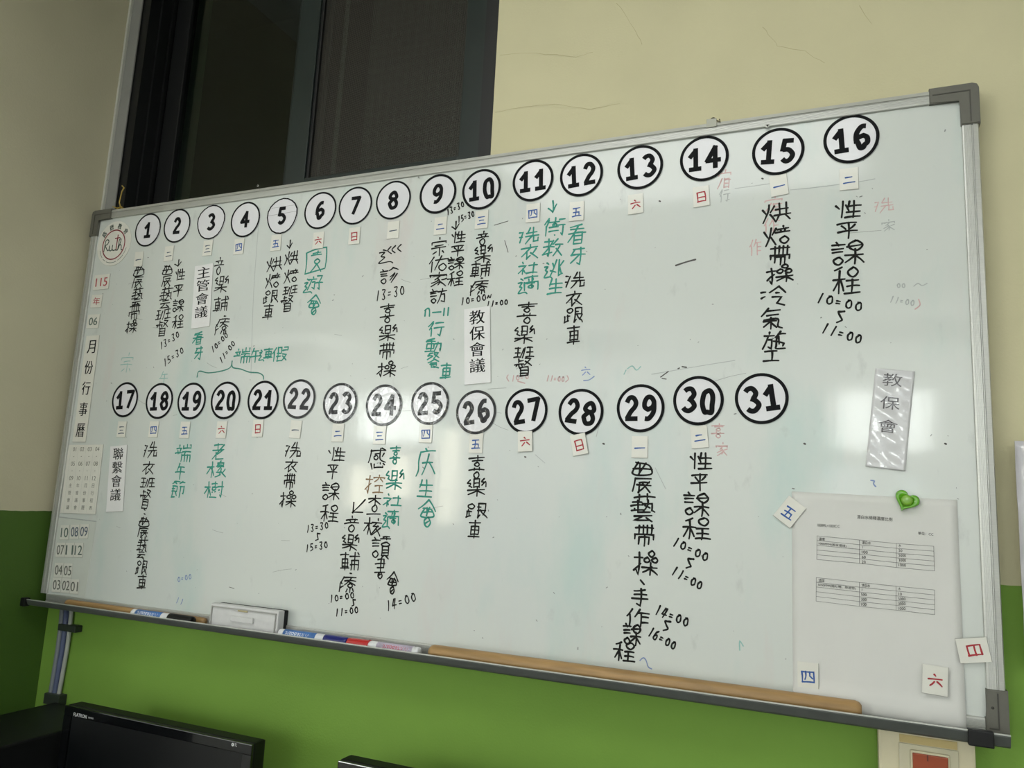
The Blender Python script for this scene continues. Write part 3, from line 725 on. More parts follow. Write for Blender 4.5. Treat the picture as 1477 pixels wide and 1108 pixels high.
def free(pts, w=0.003, smooth=True, ik=None):
    q = [(px(*p).x, px(*p).z) for p in pts]
    if smooth: q = catmull(q, 4)
    ik.stroke(q, w, vary=0.1)
# 7-11 in green
ik = Ink()
free([(613, 456), (614, 447)], ik=ik); free([(613, 448), (617, 445), (619.5, 447), (619.5, 456)], ik=ik)
free([(624, 451), (636, 450)], ik=ik); free([(641, 445), (640, 455)], ik=ik); free([(647, 444), (646, 455)], ik=ik)
ik.build('handwritten_note', greeni, wb, OFF, 'green marker note')
# the brace over three days
ik = Ink()
free([(284.4, 544), (286, 537), (290, 535.6), (301, 538), (321, 535), (332.4, 530), (335, 521)], 0.0026, ik=ik)
free([(335, 521), (335.8, 530), (347, 532.4), (360, 537), (373, 538), (379.5, 542), (380.3, 547)], 0.0026, ik=ik)
ik.build('handwritten_brace', mat('dark_green_ink', rgb(58, 134, 118), rough=0.5, noise=0.2, nscale=200), wb, OFF, 'dark green brace')
# loose strokes: one dash in black, crossing marks, dots
ik = Ink()
free([(975, 383), (990, 378), (1003, 374.5)], .0028, ik=ik)
for u, v_ in ((951, 290), (1099, 257.5), (1021, 290), (1160, 640), (757, 659), (1363, 640), (870, 640), (1160, 812)): free([(u, v_), (u + 1.5, v_ + .6)], .0026, ik=ik)
free([(713, 325), (733, 319)], .0012, ik=ik); free([(728, 347), (733, 364)], .0012, ik=ik)
free([(953, 544), (964, 536)], .0016, ik=ik); free([(955, 546), (961, 547)], .0016, ik=ik); free([(978, 532), (980, 531)], .002, ik=ik); free([(984, 529), (990, 530)], .002, ik=ik)
free([(331, 847), (338, 849)], .001, ik=ik)
ik.build('stray_mark', fadei, wb, OFF, 'thin stray marks in worn black', 'stuff')
ik = Ink(-0.0002)
for k in range(170):
    x_ = random.uniform(.02, BW - .02); z_ = random.uniform(BZ0 + .01, BZ1 - .01); r_ = random.choice((.0006, .0008, .0011, .0016))
    ik.stroke([(x_, z_), (x_ + random.uniform(-r_, r_) * 2, z_ + random.uniform(-r_, r_) * 2)], r_)
for k in range(26):
    x_ = random.uniform(.1, BW - .1); z_ = random.uniform(BZ0 + .05, BZ1 - .1); a_ = random.uniform(-.5, .3); l_ = random.uniform(.01, .05)
    ik.stroke(catmull([(x_, z_), (x_ + l_ * .5, z_ + a_ * l_ * .6), (x_ + l_, z_ + a_ * l_)]), .0005)
ik.build('specks_and_scratches', mat('speck_grey', rgb(128, 132, 130), rough=.6, noise=.3, nscale=40), wb, OFF, 'tiny grey specks and scratches', 'stuff')
# ghosts of wiped writing
def ghost(m, chars, rows=(), lines=(), sw=0.002, lab=None):
    ik = Ink(-0.00012)
    for c in chars: place(ik, *c, sw=sw, jit=0.03)
    for s, a, b_, c, d, h in rows: row(ik, s, a, b_, c, d, h, sw)
    for l in lines: free(l, sw, ik=ik)
    ik.build('wiped_writing', m, wb, OFF, lab, 'stuff')
ghost(pinkg, [('宿', 1045, 258, 18, 26)], [('10:0', 740, 546, 760, 543, 8), ('11:00', 790, 546, 812, 547, 8)], [[(733, 541), (731, 545), (734, 550)], [(818, 542), (820, 547), (816, 551)], [(747, 550), (757, 553)]], .0018, 'pink traces of wiped writing')
ghost(pinkg, [('宿', 1116, 294, 24, 20), ('作', 1113, 326, 22, 22), ('作', 1090, 357, 17, 22), ('喜', 1036, 622, 18, 20), ('家', 1041, 648, 16, 18)], [], [[(1325, 432), (1327, 440), (1320, 446)]], .0017, 'pink traces of wiped writing')
ghost(pinkg, [('洗', 1275, 296, 26, 20)], [], [], .0014, 'pink traces of wiped writing')
ghost(greyg, [('家', 1281, 325, 18, 16), ('行', 1045, 282, 16, 18)], [('00', 1296, 412, 1303, 412, 7), ('11:00', 1286, 432, 1316, 437, 9)], [[(1318, 413), (1324, 409), (1330, 412), (1337, 409)]], .0014, 'grey traces of wiped writing')
ghost(tealg, [('宗', 183, 524, 16, 28), ('午', 236, 545, 12, 18)], [], [[(905, 532), (912, 528), (918, 534), (924, 529)], [(900, 540), (903, 534)], [(1067, 938), (1067, 925), (1072, 932)]], .0018, 'teal traces of wiped writing')
ghost(blueg, [('六', 845, 536, 12, 12)], [('0:00', 258, 836, 274, 832, 8), ('11', 256, 866, 262, 868, 8)], [[(842, 549), (850, 548), (857, 543)], [(923, 953), (928, 949), (932, 953), (935, 962), (940, 965)], [(1256, 693), (1261, 694), (1260, 698), (1263, 702)]], .0018, 'blue traces of wiped writing')
ghost(greyg, [], [], [[(375, 300), (366, 420), (362, 540)], [(1060, 272), (1090, 268), (1130, 262)], [(1140, 274), (1180, 270), (1240, 262), (1262, 258)], [(860, 630), (868, 600)], [(940, 540), (1010, 528), (1060, 520)], [(772, 656), (786, 668)], [(945, 675), (960, 705)]], .0010, 'grey traces of wiped writing')

# ------------------------------------------------------------------ numbered discs
NUMW = 'zero one two three four five six seven eight nine ten eleven twelve thirteen fourteen fifteen sixteen seventeen eighteen nineteen twenty twenty-one twenty-two twenty-three twenty-four twenty-five twenty-six twenty-seven twenty-eight twenty-nine thirty thirty-one'.split()
D = {'0': '~4011151839595856918141 '.strip(), '1': '1341 4109 0'}
DG = {
 '0': '~501214173959788784725030', '1': '1341 5059 1989', '2': '~1230607174553719 1989', '3': '~1130607173543 ~4434657688694919'.replace('3543', '5434'),
 '4': '6069 6006 0696', '5': '8020 2014 ~145477787959 ~79594919'.replace('~79594919', '~795919'), '6': '~8050211417296979886543316'.replace('43316', '4316'),
 '7': '1090 9039', '8': '~40111363827130 6050', '9': ''}
DG['0'] = '~50211416396988858 37250'.replace(' ', '')
DG['0'] = '~5021131639598986837150'
DG['2'] = '~1240706274551928'.replace('1928', '19') + ' 1989'
DG['2'] = '~12306082744619 1989'
DG['3'] = '~1040707264340 '.replace('4340 ', '44') + ' ~446575888967391918'.replace('7588896739', '86886839')
DG['3'] = '~113060826444 ~447597693918'
DG['5'] = '7020 2014 ~1454867859391 8'.replace('1 8', '18')
DG['6'] = '~8050221417396988857454271'.replace('54271', '3416')
DG['8'] = '~50211354837150 ~5416173969888654'
DG['6'] = '~8050221417 ~541527395968878564 '.replace('64 ', '6454')
DG['9'] = '~1949778582 ~457482603012143545'
def digits(ik, num, cx, cz, rot=0.0, H=0.0335, W=0.0190, sw=0.0078, gap=0.0290, only=None):
    s = str(num); n = len(s)
    for i, ch in enumerate(s):
        ox = (i - (n - 1) / 2) * gap
        c, sn = math.cos(rot), math.sin(rot)
        x = cx + ox * c; z = cz + ox * sn
        for sm, pts in parse(DG[ch]):
            q = [((u - .5) * W, (.5 - v_) * H) for u, v_ in pts]
            q = [(x + a * c - b_ * sn, z + a * sn + b_ * c) for a, b_ in q]
            if sm: q = catmull(q, 6)
            else:
                # square ends run half a pen width further
                d0 = (Vector(q[0]) - Vector(q[1])).normalized() * sw * .35; d1 = (Vector(q[-1]) - Vector(q[-2])).normalized() * sw * .35
                q[0] = tuple(Vector(q[0]) + d0); q[-1] = tuple(Vector(q[-1]) + d1)
            ik.stroke(q, sw, 'butt')
DISCS = {1: (214, 332, 0), 2: (256, 326, 0), 3: (305, 320.5, 0), 4: (354.5, 317, 0), 5: (407.5, 311.5, 0), 6: (462.5, 304, 0), 7: (513, 297, 0), 8: (567.8, 289, 0),
         9: (632, 280, 0), 10: (694.8, 273.5, 3), 11: (769, 260.8, 2), 12: (838.8, 253, 4), 13: (923.4, 241.7, 4), 14: (1015.8, 229, 1), 15: (1122.2, 219, -4), 16: (1227.6, 201, 3),
         17: (181, 576.7, 3), 18: (230.5, 578.5, 2), 19: (277, 578.5, 0), 20: (326, 577.7, -1), 21: (380, 577, 0), 22: (432, 575.6, -3), 23: (491, 581.7, 2), 24: (554, 584.6, 0),
         25: (620.6, 582, 4), 26: (687, 594.6, 8), 27: (759.5, 593, 10), 28: (838, 594.6, -8), 29: (924, 589, 1), 30: (1007.2, 578, -5), 31: (1098.5, 575, 8)}
CREASED = (22, 23, 24, 25, 26)
ND = 48
def disc_mesh(r):
    m = MB(); m.lathe([(0, r), (0.0009, r), (0.0011, r - .0003)], (0, 0, 0), (0, -1, 0), ND); return m
for n, (u, v_, rt) in DISCS.items():
    c = px(u, v_); r = 0.0392 if n < 17 else 0.0388
    if n in CREASED: extra = 'creased '
    else: extra = ''
    o = disc_mesh(r).build('number_disc', disccr if n in CREASED else discm)
    o.location = (c.x, -0.0003, c.z); o.rotation_euler = (0, -math.radians(rt), 0)
    where = 'in the upper row' if n < 17 else 'in the lower row'
    tag(o, '%sround white disc with a black ring and the number %s, %s' % (extra, NUMW[n], where), 'number disc', 'numbered discs of the calendar board')
    ik = Ink(-0.00135)
    if n == 3 or n == 5: ik.ring(0, 0, r - .0030, r, 20, 0.02)
    else: ik.ring(0, 0, r - (.0048 if n > 8 else .0038), r, 56, 0.004)
    ik.build('ring', pblackl if n in CREASED else pblack, o)
    ik = Ink(-0.00135)
    if n < 10: digits(ik, n, 0, 0, 0, .031, .0185, .0074)
    else: digits(ik, n, 0, 0, 0)
    ik.build('numeral', pblackl if n in CREASED else pblack, o)
    if n == 5:
        ik = Ink(-0.00125); ik.stroke([(-.038, .003), (.037, .006)], .0005); ik.stroke([(-.03, .019), (.03, .020)], .0004); ik.build('crease_line', fadei, o)

# ------------------------------------------------------------------ weekday cards
def cardbox(name, c, w, h, m, rot=0.0, th=0.0007, y=-0.0003):
    mb = MB(); mb.box(-w / 2, w / 2, -th, 0, -h / 2, h / 2, .0002)
    o = mb.build(name, m); o.location = (c.x, y, c.z); o.rotation_euler = (0, -rot, 0)
    # hairline cut edge
    return o
edgem = mat('card_cut_edge', rgb(150, 150, 142), rough=0.6)
def edges(o, w, h, y):
    ik = Ink(y); q = [(-w / 2, -h / 2), (w / 2, -h / 2), (w / 2, h / 2)]
    ik.stroke(q, 0.0006); ik.build('cut_edge', edgem, o)
DAYC = {'一': 'one stroke', '二': 'two strokes', '三': 'three strokes', '四': 'the character four', '五': 'the character five', '六': 'the character six', '日': 'the character for sun'}
DAYS = [(1, '一', 200.6, 374, 0, 'y'), (2, '二', 244, 366, 0, 'y'), (3, '三', 300, 358, 0, 'y'), (4, '四', 345, 356, 0, 'b'), (5, '五', 398.5, 350.5, 0, 'b'), (6, '六', 459.5, 347, 0, 'r'),
        (7, '日', 511.5, 340.5, 0, 'r'), (8, '一', 567.6, 332, 0, 'y'), (9, '二', 635.6, 326, 0, 'b'), (10, '三', 695, 317, 0, 'b'), (11, '四', 769, 307.5, 0, 'b'), (12, '五', 832, 305, 0, 'b'),
        (13, '六', 917, 294.5, 2, 'r'), (14, '日', 1011.6, 283.6, 3, 'r'), (15, '一', 1123.5, 267.5, 6, 'b'), (16, '二', 1224.5, 258.4, 0, 'b'),
        (17, '三', 176, 619.5, 0, 'y'), (18, '四', 222, 619.5, 0, 'b'), (19, '五', 267, 620.3, 0, 'b'), (20, '六', 320, 620, 0, 'r'), (21, '日', 372.4, 618, 0, 'r'), (22, '一', 426.8, 619.5, -3, 'y'),
        (23, '二', 487.7, 624.4, 0, 'b'), (24, '三', 547.9, 627.6, 0, 'b'), (25, '四', 614.5, 625, 0, 'b'), (26, '五', 686.9, 639.4, 0, 'b'), (27, '六', 758, 637, 3, 'r'), (28, '日', 835.8, 641.4, 12, 'r'),
        (29, '一', 922.9, 645, 0, 'b'), (30, '二', 1008.9, 630.4, 6, 'b')]
IM = {'y': greyi, 'b': bluei, 'r': redi}; IMN = {'y': 'grey-blue', 'b': 'blue', 'r': 'red'}
def daycard(ch, c, rot, ic, label, w=0.0262, h=0.0345, y=-0.0004, m=card):
    o = cardbox('day_card', c, w, h, m, math.radians(rot), y=y)
    tag(o, label, 'card', 'weekday cards of the calendar board')
    edges(o, w, h, -0.00078)
    ik = Ink(-0.0008)
    ik.char(ch, 0, -0.001, .0155, .0155 if ch not in '一二' else (.012 if ch == '一' else .0125), .0021, 0.06, jit=.02)
    if ch == '一': pass
    ik.build('written_character', IM[ic], o)
    return o
for n, ch, u, v_, rot, ic in DAYS:
    daycard(ch, px(u, v_), rot, ic, 'small white card with %s in %s, under disc %s' % (DAYC[ch], IMN[ic], NUMW[n]), y=-0.0016 if n in (27, 28) else -0.0004)

# ------------------------------------------------------------------ printed vertical cards
def quad_fit(p):
    """centre, width, height, rotation of a card from its four photo corners TL TR BR BL"""
    q = [px(*a) for a in p]
    c = (q[0] + q[1] + q[2] + q[3]) / 4
    w = ((q[1] - q[0]).length + (q[2] - q[3]).length) / 2; h = ((q[0] - q[3]).length + (q[1] - q[2]).length) / 2
    up = (q[0] + q[1] - q[2] - q[3]).normalized()
    return c, w, h, math.atan2(-up.x, up.z)
def vcard(name, quad, chars, label, cat, m=cardb, cw=None, tm=pblack, group=None, y=-0.0004, span=None, bold=0.012, ch_=None):
    c, w, h, rt = quad_fit(quad)
    o = cardbox(name, c, w, h, m, rt, y=y); tag(o, label, cat, group)
    edges(o, w, h, -0.00078)
    ik = Ink(-0.0008); n = len(chars); top, bot = span or (0.1, 0.84)
    for i, ch in enumerate(chars):
        z = h / 2 - h * (top + (bot - top) * (i + .5) / n)
        ink_text(ik, ch, 0.0, z, w=(cw or .62) * w, h=(ch_ or (bot - top) / n * .86) * h, bold=bold)
    ik.build('printed_text', tm, o)
    return o
vcard('meeting_card', [(282, 383), (308, 381), (303, 471.5), (276, 474)], '主管會議', 'white printed card whose text begins with the character for master, beside the third column notes', 'card', cw=.68, span=(.02, .86), group='printed meeting cards')
vcard('meeting_card', [(670, 445), (707, 443), (708.6, 552.5), (670, 555)], '教保會議', 'crisp white printed four-character card above disc twenty-six', 'card', cw=.58, span=(.02, .87), group='printed meeting cards')
vcard('meeting_card', [(160, 643), (184, 643), (178, 738.5), (153.5, 738)], '聯繫會議', 'white printed four-character card below disc seventeen', 'card', cw=.6, span=(.02, .85), group='printed meeting cards')
# crinkled card in the glare: a wavy laminated sheet
c, w, h, rt = quad_fit([(1262, 532), (1320, 536), (1305, 679), (1249, 674)])
nx, nz = 14, 70; v = []; f = []
def wav(s_, t_):
    return -0.0016 - 0.00042 * math.sin(t_ * 24.5 + 0.5 + 0.7 * math.sin(s_ * 4)) - 0.0004 * math.sin(s_ * 9 + t_ * 31) - 0.0008 * (1 if t_ > .93 else 0) * (t_ - .93) * 12
for j in range(nz + 1):
    for i in range(nx + 1):
        s_, t_ = i / nx, j / nz; v.append(((s_ - .5) * w, wav(s_, t_), (t_ - .5) * h))
for j in range(nz):
    for i in range(nx):
        a = j * (nx + 1) + i; f.append((a, a + 1, a + nx + 2, a + nx + 1))
me = bpy.data.meshes.new('meeting_card'); me.from_pydata(v, [], f)
for p_ in me.polygons: p_.use_smooth = True
o = link('meeting_card', me, crink); o.location = (c.x, -0.0006, c.z); o.rotation_euler = (0, -rt, 0)
tag(o, 'crinkled glossy laminated card shining in the glare above the paper sheet', 'card', 'printed meeting cards')
md = o.modifiers.new('sheet', 'SOLIDIFY'); md.thickness = 0.0006; md.offset = -1
ik = Ink(-0.0036)
for k, ch in enumerate('教保會'):
    ink_text(ik, ch, -.002, h / 2 - h * (.105 + .235 * k), w=.5 * w, h=.13 * h, bold=0.0)
# drape the print on the wavy sheet
for i, (x_, y_, z_) in enumerate(ik.v): ik.v[i] = (x_, wav(x_ / w + .5, z_ / h + .5) - .00035, z_)
ik.build('printed_text', mat('glossy_print', rgb(70, 66, 72), rough=0.3, coat=1.0, coat_rough=0.03, bump=.8, bscale=90, bdist=.003), o)

# ------------------------------------------------------------------ the strip of cards along the board's left side
def small(ch, quad, label, tm, name='month_card', cw=.72, chh=.5, group=None, m=card, y=-0.0004, bold=0.008):
    c, w, h, rt = quad_fit(quad)
    o = cardbox(name, c, w, h, m, rt, y=y); tag(o, label, 'card', group); edges(o, w, h, -0.00078)
    ik = Ink(-0.0008); ink_text(ik, ch, 0, 0, w=cw * w, h=chh * h, bold=bold); ik.build('printed_text', tm, o)
    return o
small('115', [(138, 396), (159, 396.5), (157, 418), (134.5, 418)], 'white card with the red year number below the round emblem', pnum, 'year_card', .74, .56, bold=0.02)
small('年', [(134, 425), (148.5, 426), (146, 445), (130.5, 443)], 'white card with a single red character under the year number', pnum, 'year_card', .62, .6)
small('06', [(128, 453.5), (145, 454), (142, 474), (125, 473.5)], 'white card with the grey-green month number above the vertical strip', pgrn, cw=.7, chh=.56, bold=0.02)
vcard('title_strip', [(126, 483.5), (143.5, 485), (124.5, 639), (104.6, 636.5)], '月份行事曆', 'long white vertical strip with five printed characters at the left edge of the board', 'strip', cw=.6, span=(.01, .99), ch_=.125, m=card, bold=.022)
# small reference grid card
c, w, h, rt = quad_fit([(98, 641.5), (151, 642), (137, 742), (88.5, 740)])
o = cardbox('reference_card', c, w, h, card, rt); tag(o, 'greyish card printed with a grid of small months and words', 'card'); edges(o, w, h, -.00078)
ik = Ink(-0.0008)
for r_, line in enumerate(['01 02 03 04', '. . . .', '05 06 07 08', '. . . .', '09 10 11 12', '主 年 月 日', '管 會 份 行', '會 議 事 程', '議 會 曆 表']):
    for k, t in enumerate(line.split()):
        x_ = -w * .30 + k * w * .215; z_ = h / 2 - h * (.065 + r_ * .106)
        if t == '.': ik.stroke([(x_ - .0008, z_), (x_ + .0008, z_)], .0014)
        else: ink_text(ik, t, x_, z_, h=h * (.062 if r_ < 5 else .06), bold=.01)
ik.build('printed_text', mat('printed_pale_grey', rgb(112, 114, 104), rough=.6), o)
ik = Ink(-0.00076)
for k in range(5): x_ = -w * .41 + k * w * .215; ik.stroke([(x_, -h * .48), (x_, h * .46)], .0003)
ik.build('grid_lines', greyg, o)
# tray card holding the spare month numbers
c, w, h, rt = quad_fit([(84, 748), (140, 750), (122, 861), (68, 853)])
o = cardbox('backing_sheet', c, w, h, mat('backing_paper', rgb(200, 204, 196), rough=.6, noise=.04), rt, th=.0004, y=-.0001); tag(o, 'pale sheet behind the spare month numbers low on the board', 'sheet')
ik = Ink(-.0006); ik.stroke([(-w / 2, -h * .3), (-w / 2, h / 2), (w / 2, h / 2)], .0022); ik.build('sheet_edge', greyg, o)
for t, u, v_, mm in [('10', 94, 768, pgrn), ('08', 108.5, 767, greyi), ('09', 122, 766.5, greyi), ('07', 88, 793, pgry), ('11', 101, 793.2, pgrn), ('12', 114, 793.5, pgrn), ('04', 85.5, 822, pgry), ('05', 98.5, 823, pgry), ('03', 82.5, 843.4, pgry), ('02', 96, 844.4, pgry), ('01', 108, 846, pgry)]:
    NW = {'10': 'ten', '08': 'eight', '09': 'nine', '07': 'seven', '11': 'eleven', '12': 'twelve', '04': 'four', '05': 'five', '03': 'three', '02': 'two', '01': 'one'}[t]
    hw, hh = 6.4, 10.5
    small(t, [(u - hw + 1, v_ - hh), (u + hw + 1, v_ - hh + .5), (u + hw - 1, v_ + hh + .5), (u - hw - 1, v_ + hh)], 'spare white month card with the number %s, low on the board above the tray' % NW, mm, cw=.8, chh=.66, group='spare month cards', y=-.0007, bold=0.02)
# round emblem
c = px(165, 351.5)
o = disc_mesh(.0535).build('round_emblem', card); o.location = (c.x, -.0002, c.z); tag(o, 'round white emblem with a red ring and a cross in the board corner', 'emblem')
maroon = mat('maroon_print', rgb(134, 44, 56), rough=.5); dkgreen = mat('dark_green_print', rgb(38, 62, 54), rough=.5)
ik = Ink(-.00135); ik.ring(0, -.003, .0335, .0365, 56)
ik.stroke([(.0105, .019), (.0095, -.017)], .0030); ik.stroke([(.003, .0115), (.0175, .0125)], .0026); ik.build('ring_and_cross', maroon, o)
ik = Ink(-.00135)
def em(pts, w_=.0024): ik.stroke(catmull([(a * .001, b_ * .001) for a, b_ in pts], 5), w_)
em([(-29, -17), (-28, 0), (-27, 8)]); em([(-27, 8), (-22, 11), (-17, 7), (-20, 0), (-28, -3)]); em([(-27, -4), (-22, -10), (-17, -16), (-13, -13), (-13, -5)])
em([(-13, -5), (-13, -13), (-9, -17), (-4, -15), (-3, -4)]); em([(-3, -4), (-3, -13), (1, -17), (8, -16), (14, -17), (18, -9), (22, 5), (21, 9), (17, 7), (16, -4), (15, -17)]); em([(16, -9), (21, -5), (25, -8), (26, -17), (29, -17)])
for ch, a in zip('路德教會', (141, 108, 74, 41)):
    a = math.radians(a); ink_text(ik, ch, .0445 * math.cos(a), -.003 + .0445 * math.sin(a), w=.0125, h=.0135, rot=a - math.pi / 2, bold=.03)
ik.build('lettering', dkgreen, o)
ik = Ink(-.00135)
for a0, a1 in ((195, 222), (228, 240), (246, 290), (296, 322), (326, 346)): ik.ring(0, -.003, .0425, .0438, 12, 0, math.radians(a0), math.radians(a1))
ik.build('fine_lettering', pgrn, o)

# ------------------------------------------------------------------ paper sheet with tables, heart magnet, loose day cards
p0 = px(1142, 709); p1 = px(1385, 724)
sw_, sh = 0.210, 0.297
TL = Vector((p0.x, p0.z)); PZB = TL.y - sh
nx, nz = 20, 28; v = []; f = []
SX0 = p0.x
def bend(s_, t_):
    lift = 0.0
    if t_ > .97: lift += .001
    e_ = max(0, s_ - .8) / .2 * max(0, 1 - t_) ** 2
    zz = PZB + t_ * sh - .0035 * s_
    k_ = min(1, max(0, (1.214 - zz) / .014)); k_ = k_ * k_ * (3 - 2 * k_)
    return -0.0006 - .0006 * math.sin(s_ * 3) - .003 * e_ * (1 - k_) - .0056 * k_
for j in range(nz + 1):
    for i in range(nx + 1):
        s_, t_ = i / nx, j / nz; v.append((SX0 + s_ * sw_ , bend(s_, t_), PZB + t_ * sh - .0035 * s_))
for j in range(nz):
    for i in range(nx):
        a = j * (nx + 1) + i; f.append((a, a + 1, a + nx + 2, a + nx + 1))
org = Vector((SX0 + sw_ / 2, 0, PZB + sh / 2))
me = bpy.data.meshes.new('paper_sheet'); me.from_pydata([(a - org.x, b_, c_ - org.z) for a, b_, c_ in v], [], f)
for p_ in me.polygons: p_.use_smooth = True
sheet = link('paper_sheet', me, paper); sheet.location = org
md = sheet.modifiers.new('sheet', 'SOLIDIFY'); md.thickness = .0003; md.offset = 1
tag(sheet, 'white printed paper sheet with two small tables, held by the green heart magnet', 'paper sheet')
YP = -.0026
def P2(u, v_):
    q = px(u, v_); return (q.x - org.x, q.z - org.z)
ik = Ink(YP)
def tx(t, u0, v0, u1, v1, hpx, bold=0.0):
    a = P2(u0, v0); b_ = P2(u1, v1); H = abs(px(u0, v0 - hpx / 2).z - px(u0, v0 + hpx / 2).z)
    if len(t) == 1 and t.isdigit(): ink_text(ik, t, a[0] + .001, a[1], h=H * .8); return
    ink_text(ik, t, (a[0] + b_[0]) / 2, (a[1] + b_[1]) / 2, w=math.hypot(b_[0] - a[0], b_[1] - a[1]), h=H, rot=math.atan2(b_[1] - a[1], b_[0] - a[0]), bold=bold)
tx('漂白水稀釋濃度比例', 1236, 745.5, 1287, 749.5, 5.5); tx('1000ML=1000C.C', 1179, 757.5, 1211, 759.5, 4); tx('單位：CC', 1324, 769, 1346, 771, 4.5)
tx('濃度', 1181, 777.5, 1190, 778, 4.5); tx('1000PPM(居家環境)', 1181, 784, 1221, 788, 4.5); tx('漂白水', 1243, 782.5, 1256, 783.5, 4.5); tx('水', 1296, 787, 1299.5, 787.3, 4.5)
for k, (a, b_) in enumerate([('1', '50'), ('100', '5000'), ('60', '3000'), ('20', '1000')]):
    v0 = 789.5 + k * 7
    tx(a, 1243, v0, 1243 + 2.8 * len(a) , v0 + .2, 4); tx(b_, 1296, v0 + 4.5, 1296 + 2.6 * len(b_), v0 + 4.9, 4)
tx('濃度', 1180.5, 837, 1189.5, 837.6, 4.5); tx('5000PPM(嘔吐物、排泄物)', 1180, 843.5, 1234, 849, 4.5); tx('漂白水', 1242.5, 844, 1255, 845, 4.5); tx('水', 1295.5, 849, 1299, 849.3, 4.5)
for k, (a, b_) in enumerate([('1', '10'), ('500', '5000'), ('300', '3000'), ('100', '1000')]):
    v0 = 850.5 + k * 7
    tx(a, 1242, v0, 1242 + 2.6 * len(a), v0 + .2, 4); tx(b_, 1295.5, v0 + 6, 1295.5 + 2.6 * len(b_), v0 + 6.4, 4)
ik.build('printed_text', pblack, sheet)
ik = Ink(YP)
def ln(a, b_): ik.stroke([P2(*a), P2(*b_)], .00045)
def table(tl, tc, tr, tr2, bl, bc, br, br2, rows=5):
    for k in range(rows + 1):
        t = k / rows; L_ = [(a[0] + (b_[0] - a[0]) * t, a[1] + (b_[1] - a[1]) * t) for a, b_ in ((tl, bl), (tc, bc), (tr, br), (tr2, br2))]
        for a, b_ in zip(L_, L_[1:]): ln(a, b_)
    for a, b_ in ((tl, bl), (tc, bc), (tr, br), (tr2, br2)): ln(a, b_)
table((1178.5, 773), (1239.5, 779), (1292.5, 784), (1346.5, 788), (1178.2, 807), (1239.5, 812.5), (1292.5, 818.5), (1347.5, 823.5))
table((1177.5, 833), (1239.5, 840), (1292.2, 845.5), (1347.8, 851), (1177.2, 867), (1239.5, 874.5), (1292.2, 880), (1347.8, 886.5))
ik.build('table_lines', mat('table_ink', rgb(92, 94, 92), rough=.6), sheet)

# heart magnet
hc = px(1307, 722.5); hm = mat('green_plastic', rgb(96, 168, 22), rough=.25, coat=.6, coat_rough=.05, noise=.05)
def heart(n=44, s_=1.0):
    o_ = []
    for i in range(n):
        t = 2 * math.pi * i / n
        o_.append((16 * math.sin(t) ** 3 * s_, (13 * math.cos(t) - 5 * math.cos(2 * t) - 2 * math.cos(3 * t) - math.cos(4 * t)) * s_ + 2.5 * (1 - s_) * -1))
    return o_
bm = bmesh.new(); rings = []
for s_, y_ in ((1.0, 0), (1.0, -.004), (.93, -.0066), (.82, -.0076), (.66, -.0072), (.5, -.0052)):
    rings.append([bm.verts.new((a * .00098, y_, b_ * .00098)) for a, b_ in heart(44, s_)])
for a, b_ in zip(rings, rings[1:]):
    for i in range(44): bm.faces.new([a[i], a[(i + 1) % 44], b_[(i + 1) % 44], b_[i]])
bm.faces.new(rings[-1]); bm.faces.new(rings[0][::-1]); bmesh.ops.recalc_face_normals(bm, faces=bm.faces)
me = bpy.data.meshes.new('heart_magnet'); bm.to_mesh(me); bm.free()
for p_ in me.polygons: p_.use_smooth = True
hm_o = link('heart_magnet', me, hm); hm_o.location = (hc.x, -.0034, hc.z); hm_o.rotation_euler = (0, math.radians(25), 0)
tag(hm_o, 'glossy green heart-shaped magnet at the top of the paper sheet', 'magnet')
MB().lathe([(0, .0076), (.004, .0074), (.0055, .0062), (.006, .004)], (0, -.0052, .0005), (0, -1, 0), 24).build('button', mat('green_button', rgb(116, 170, 40), rough=.3, coat=.5), hm_o, smooth=True)
daycard('五', px(1139, 738.5), -37, 'b', 'tilted loose card with the blue character five, at the paper sheet corner', .029, .037, y=-.0022)
daycard('四', px(1165.5, 974), 0, 'b', 'loose card with the character four in blue, low on the paper sheet', .0275, .035, y=-.0026)
daycard('六', px(1348, 980), -3, 'r', 'loose card with the character six in red, low on the paper sheet', .030, .037, y=-.0065)
daycard('日', px(1403, 937), 100, 'r', 'loose card turned sideways with the red character for sun, half over the frame', .031, .036, y=-.0062)

# ------------------------------------------------------------------ things in the pen tray
TZ = 1.1800
def stick(name, xa, xb, yc, r, label, dz=0):
    m_ = MB(); L = xb - xa
    m_.lathe([(0, r * .55), (.003, r * .85), (.008, r), (L * .5, r * 1.02), (L - .008, r), (L - .003, r * .85), (L, r * .55)], (xa, yc, TZ + r + dz), (1, 0, 0), 24)
    return tag(m_.build(name, wood, smooth=True), label, 'stick', 'wooden sticks in the tray')
stick('wooden_stick', px(620, 942, -.02).x, px(1243, 1020, -.02).x, -.0205, .0118, 'thick round wooden stick lying along the tray under the right half of the board')
stick('wooden_stick', px(93, 872, -.012).x, px(296, 890, -.012).x, -.0085, .0075, 'thin wooden stick in the tray behind the black-capped marker')
stick('wooden_stick', px(409, 905, -.012).x + .01, px(600, 935, -.012).x, -.0075, .0058, 'thin wooden stick in the tray behind the two joined markers') if False else None

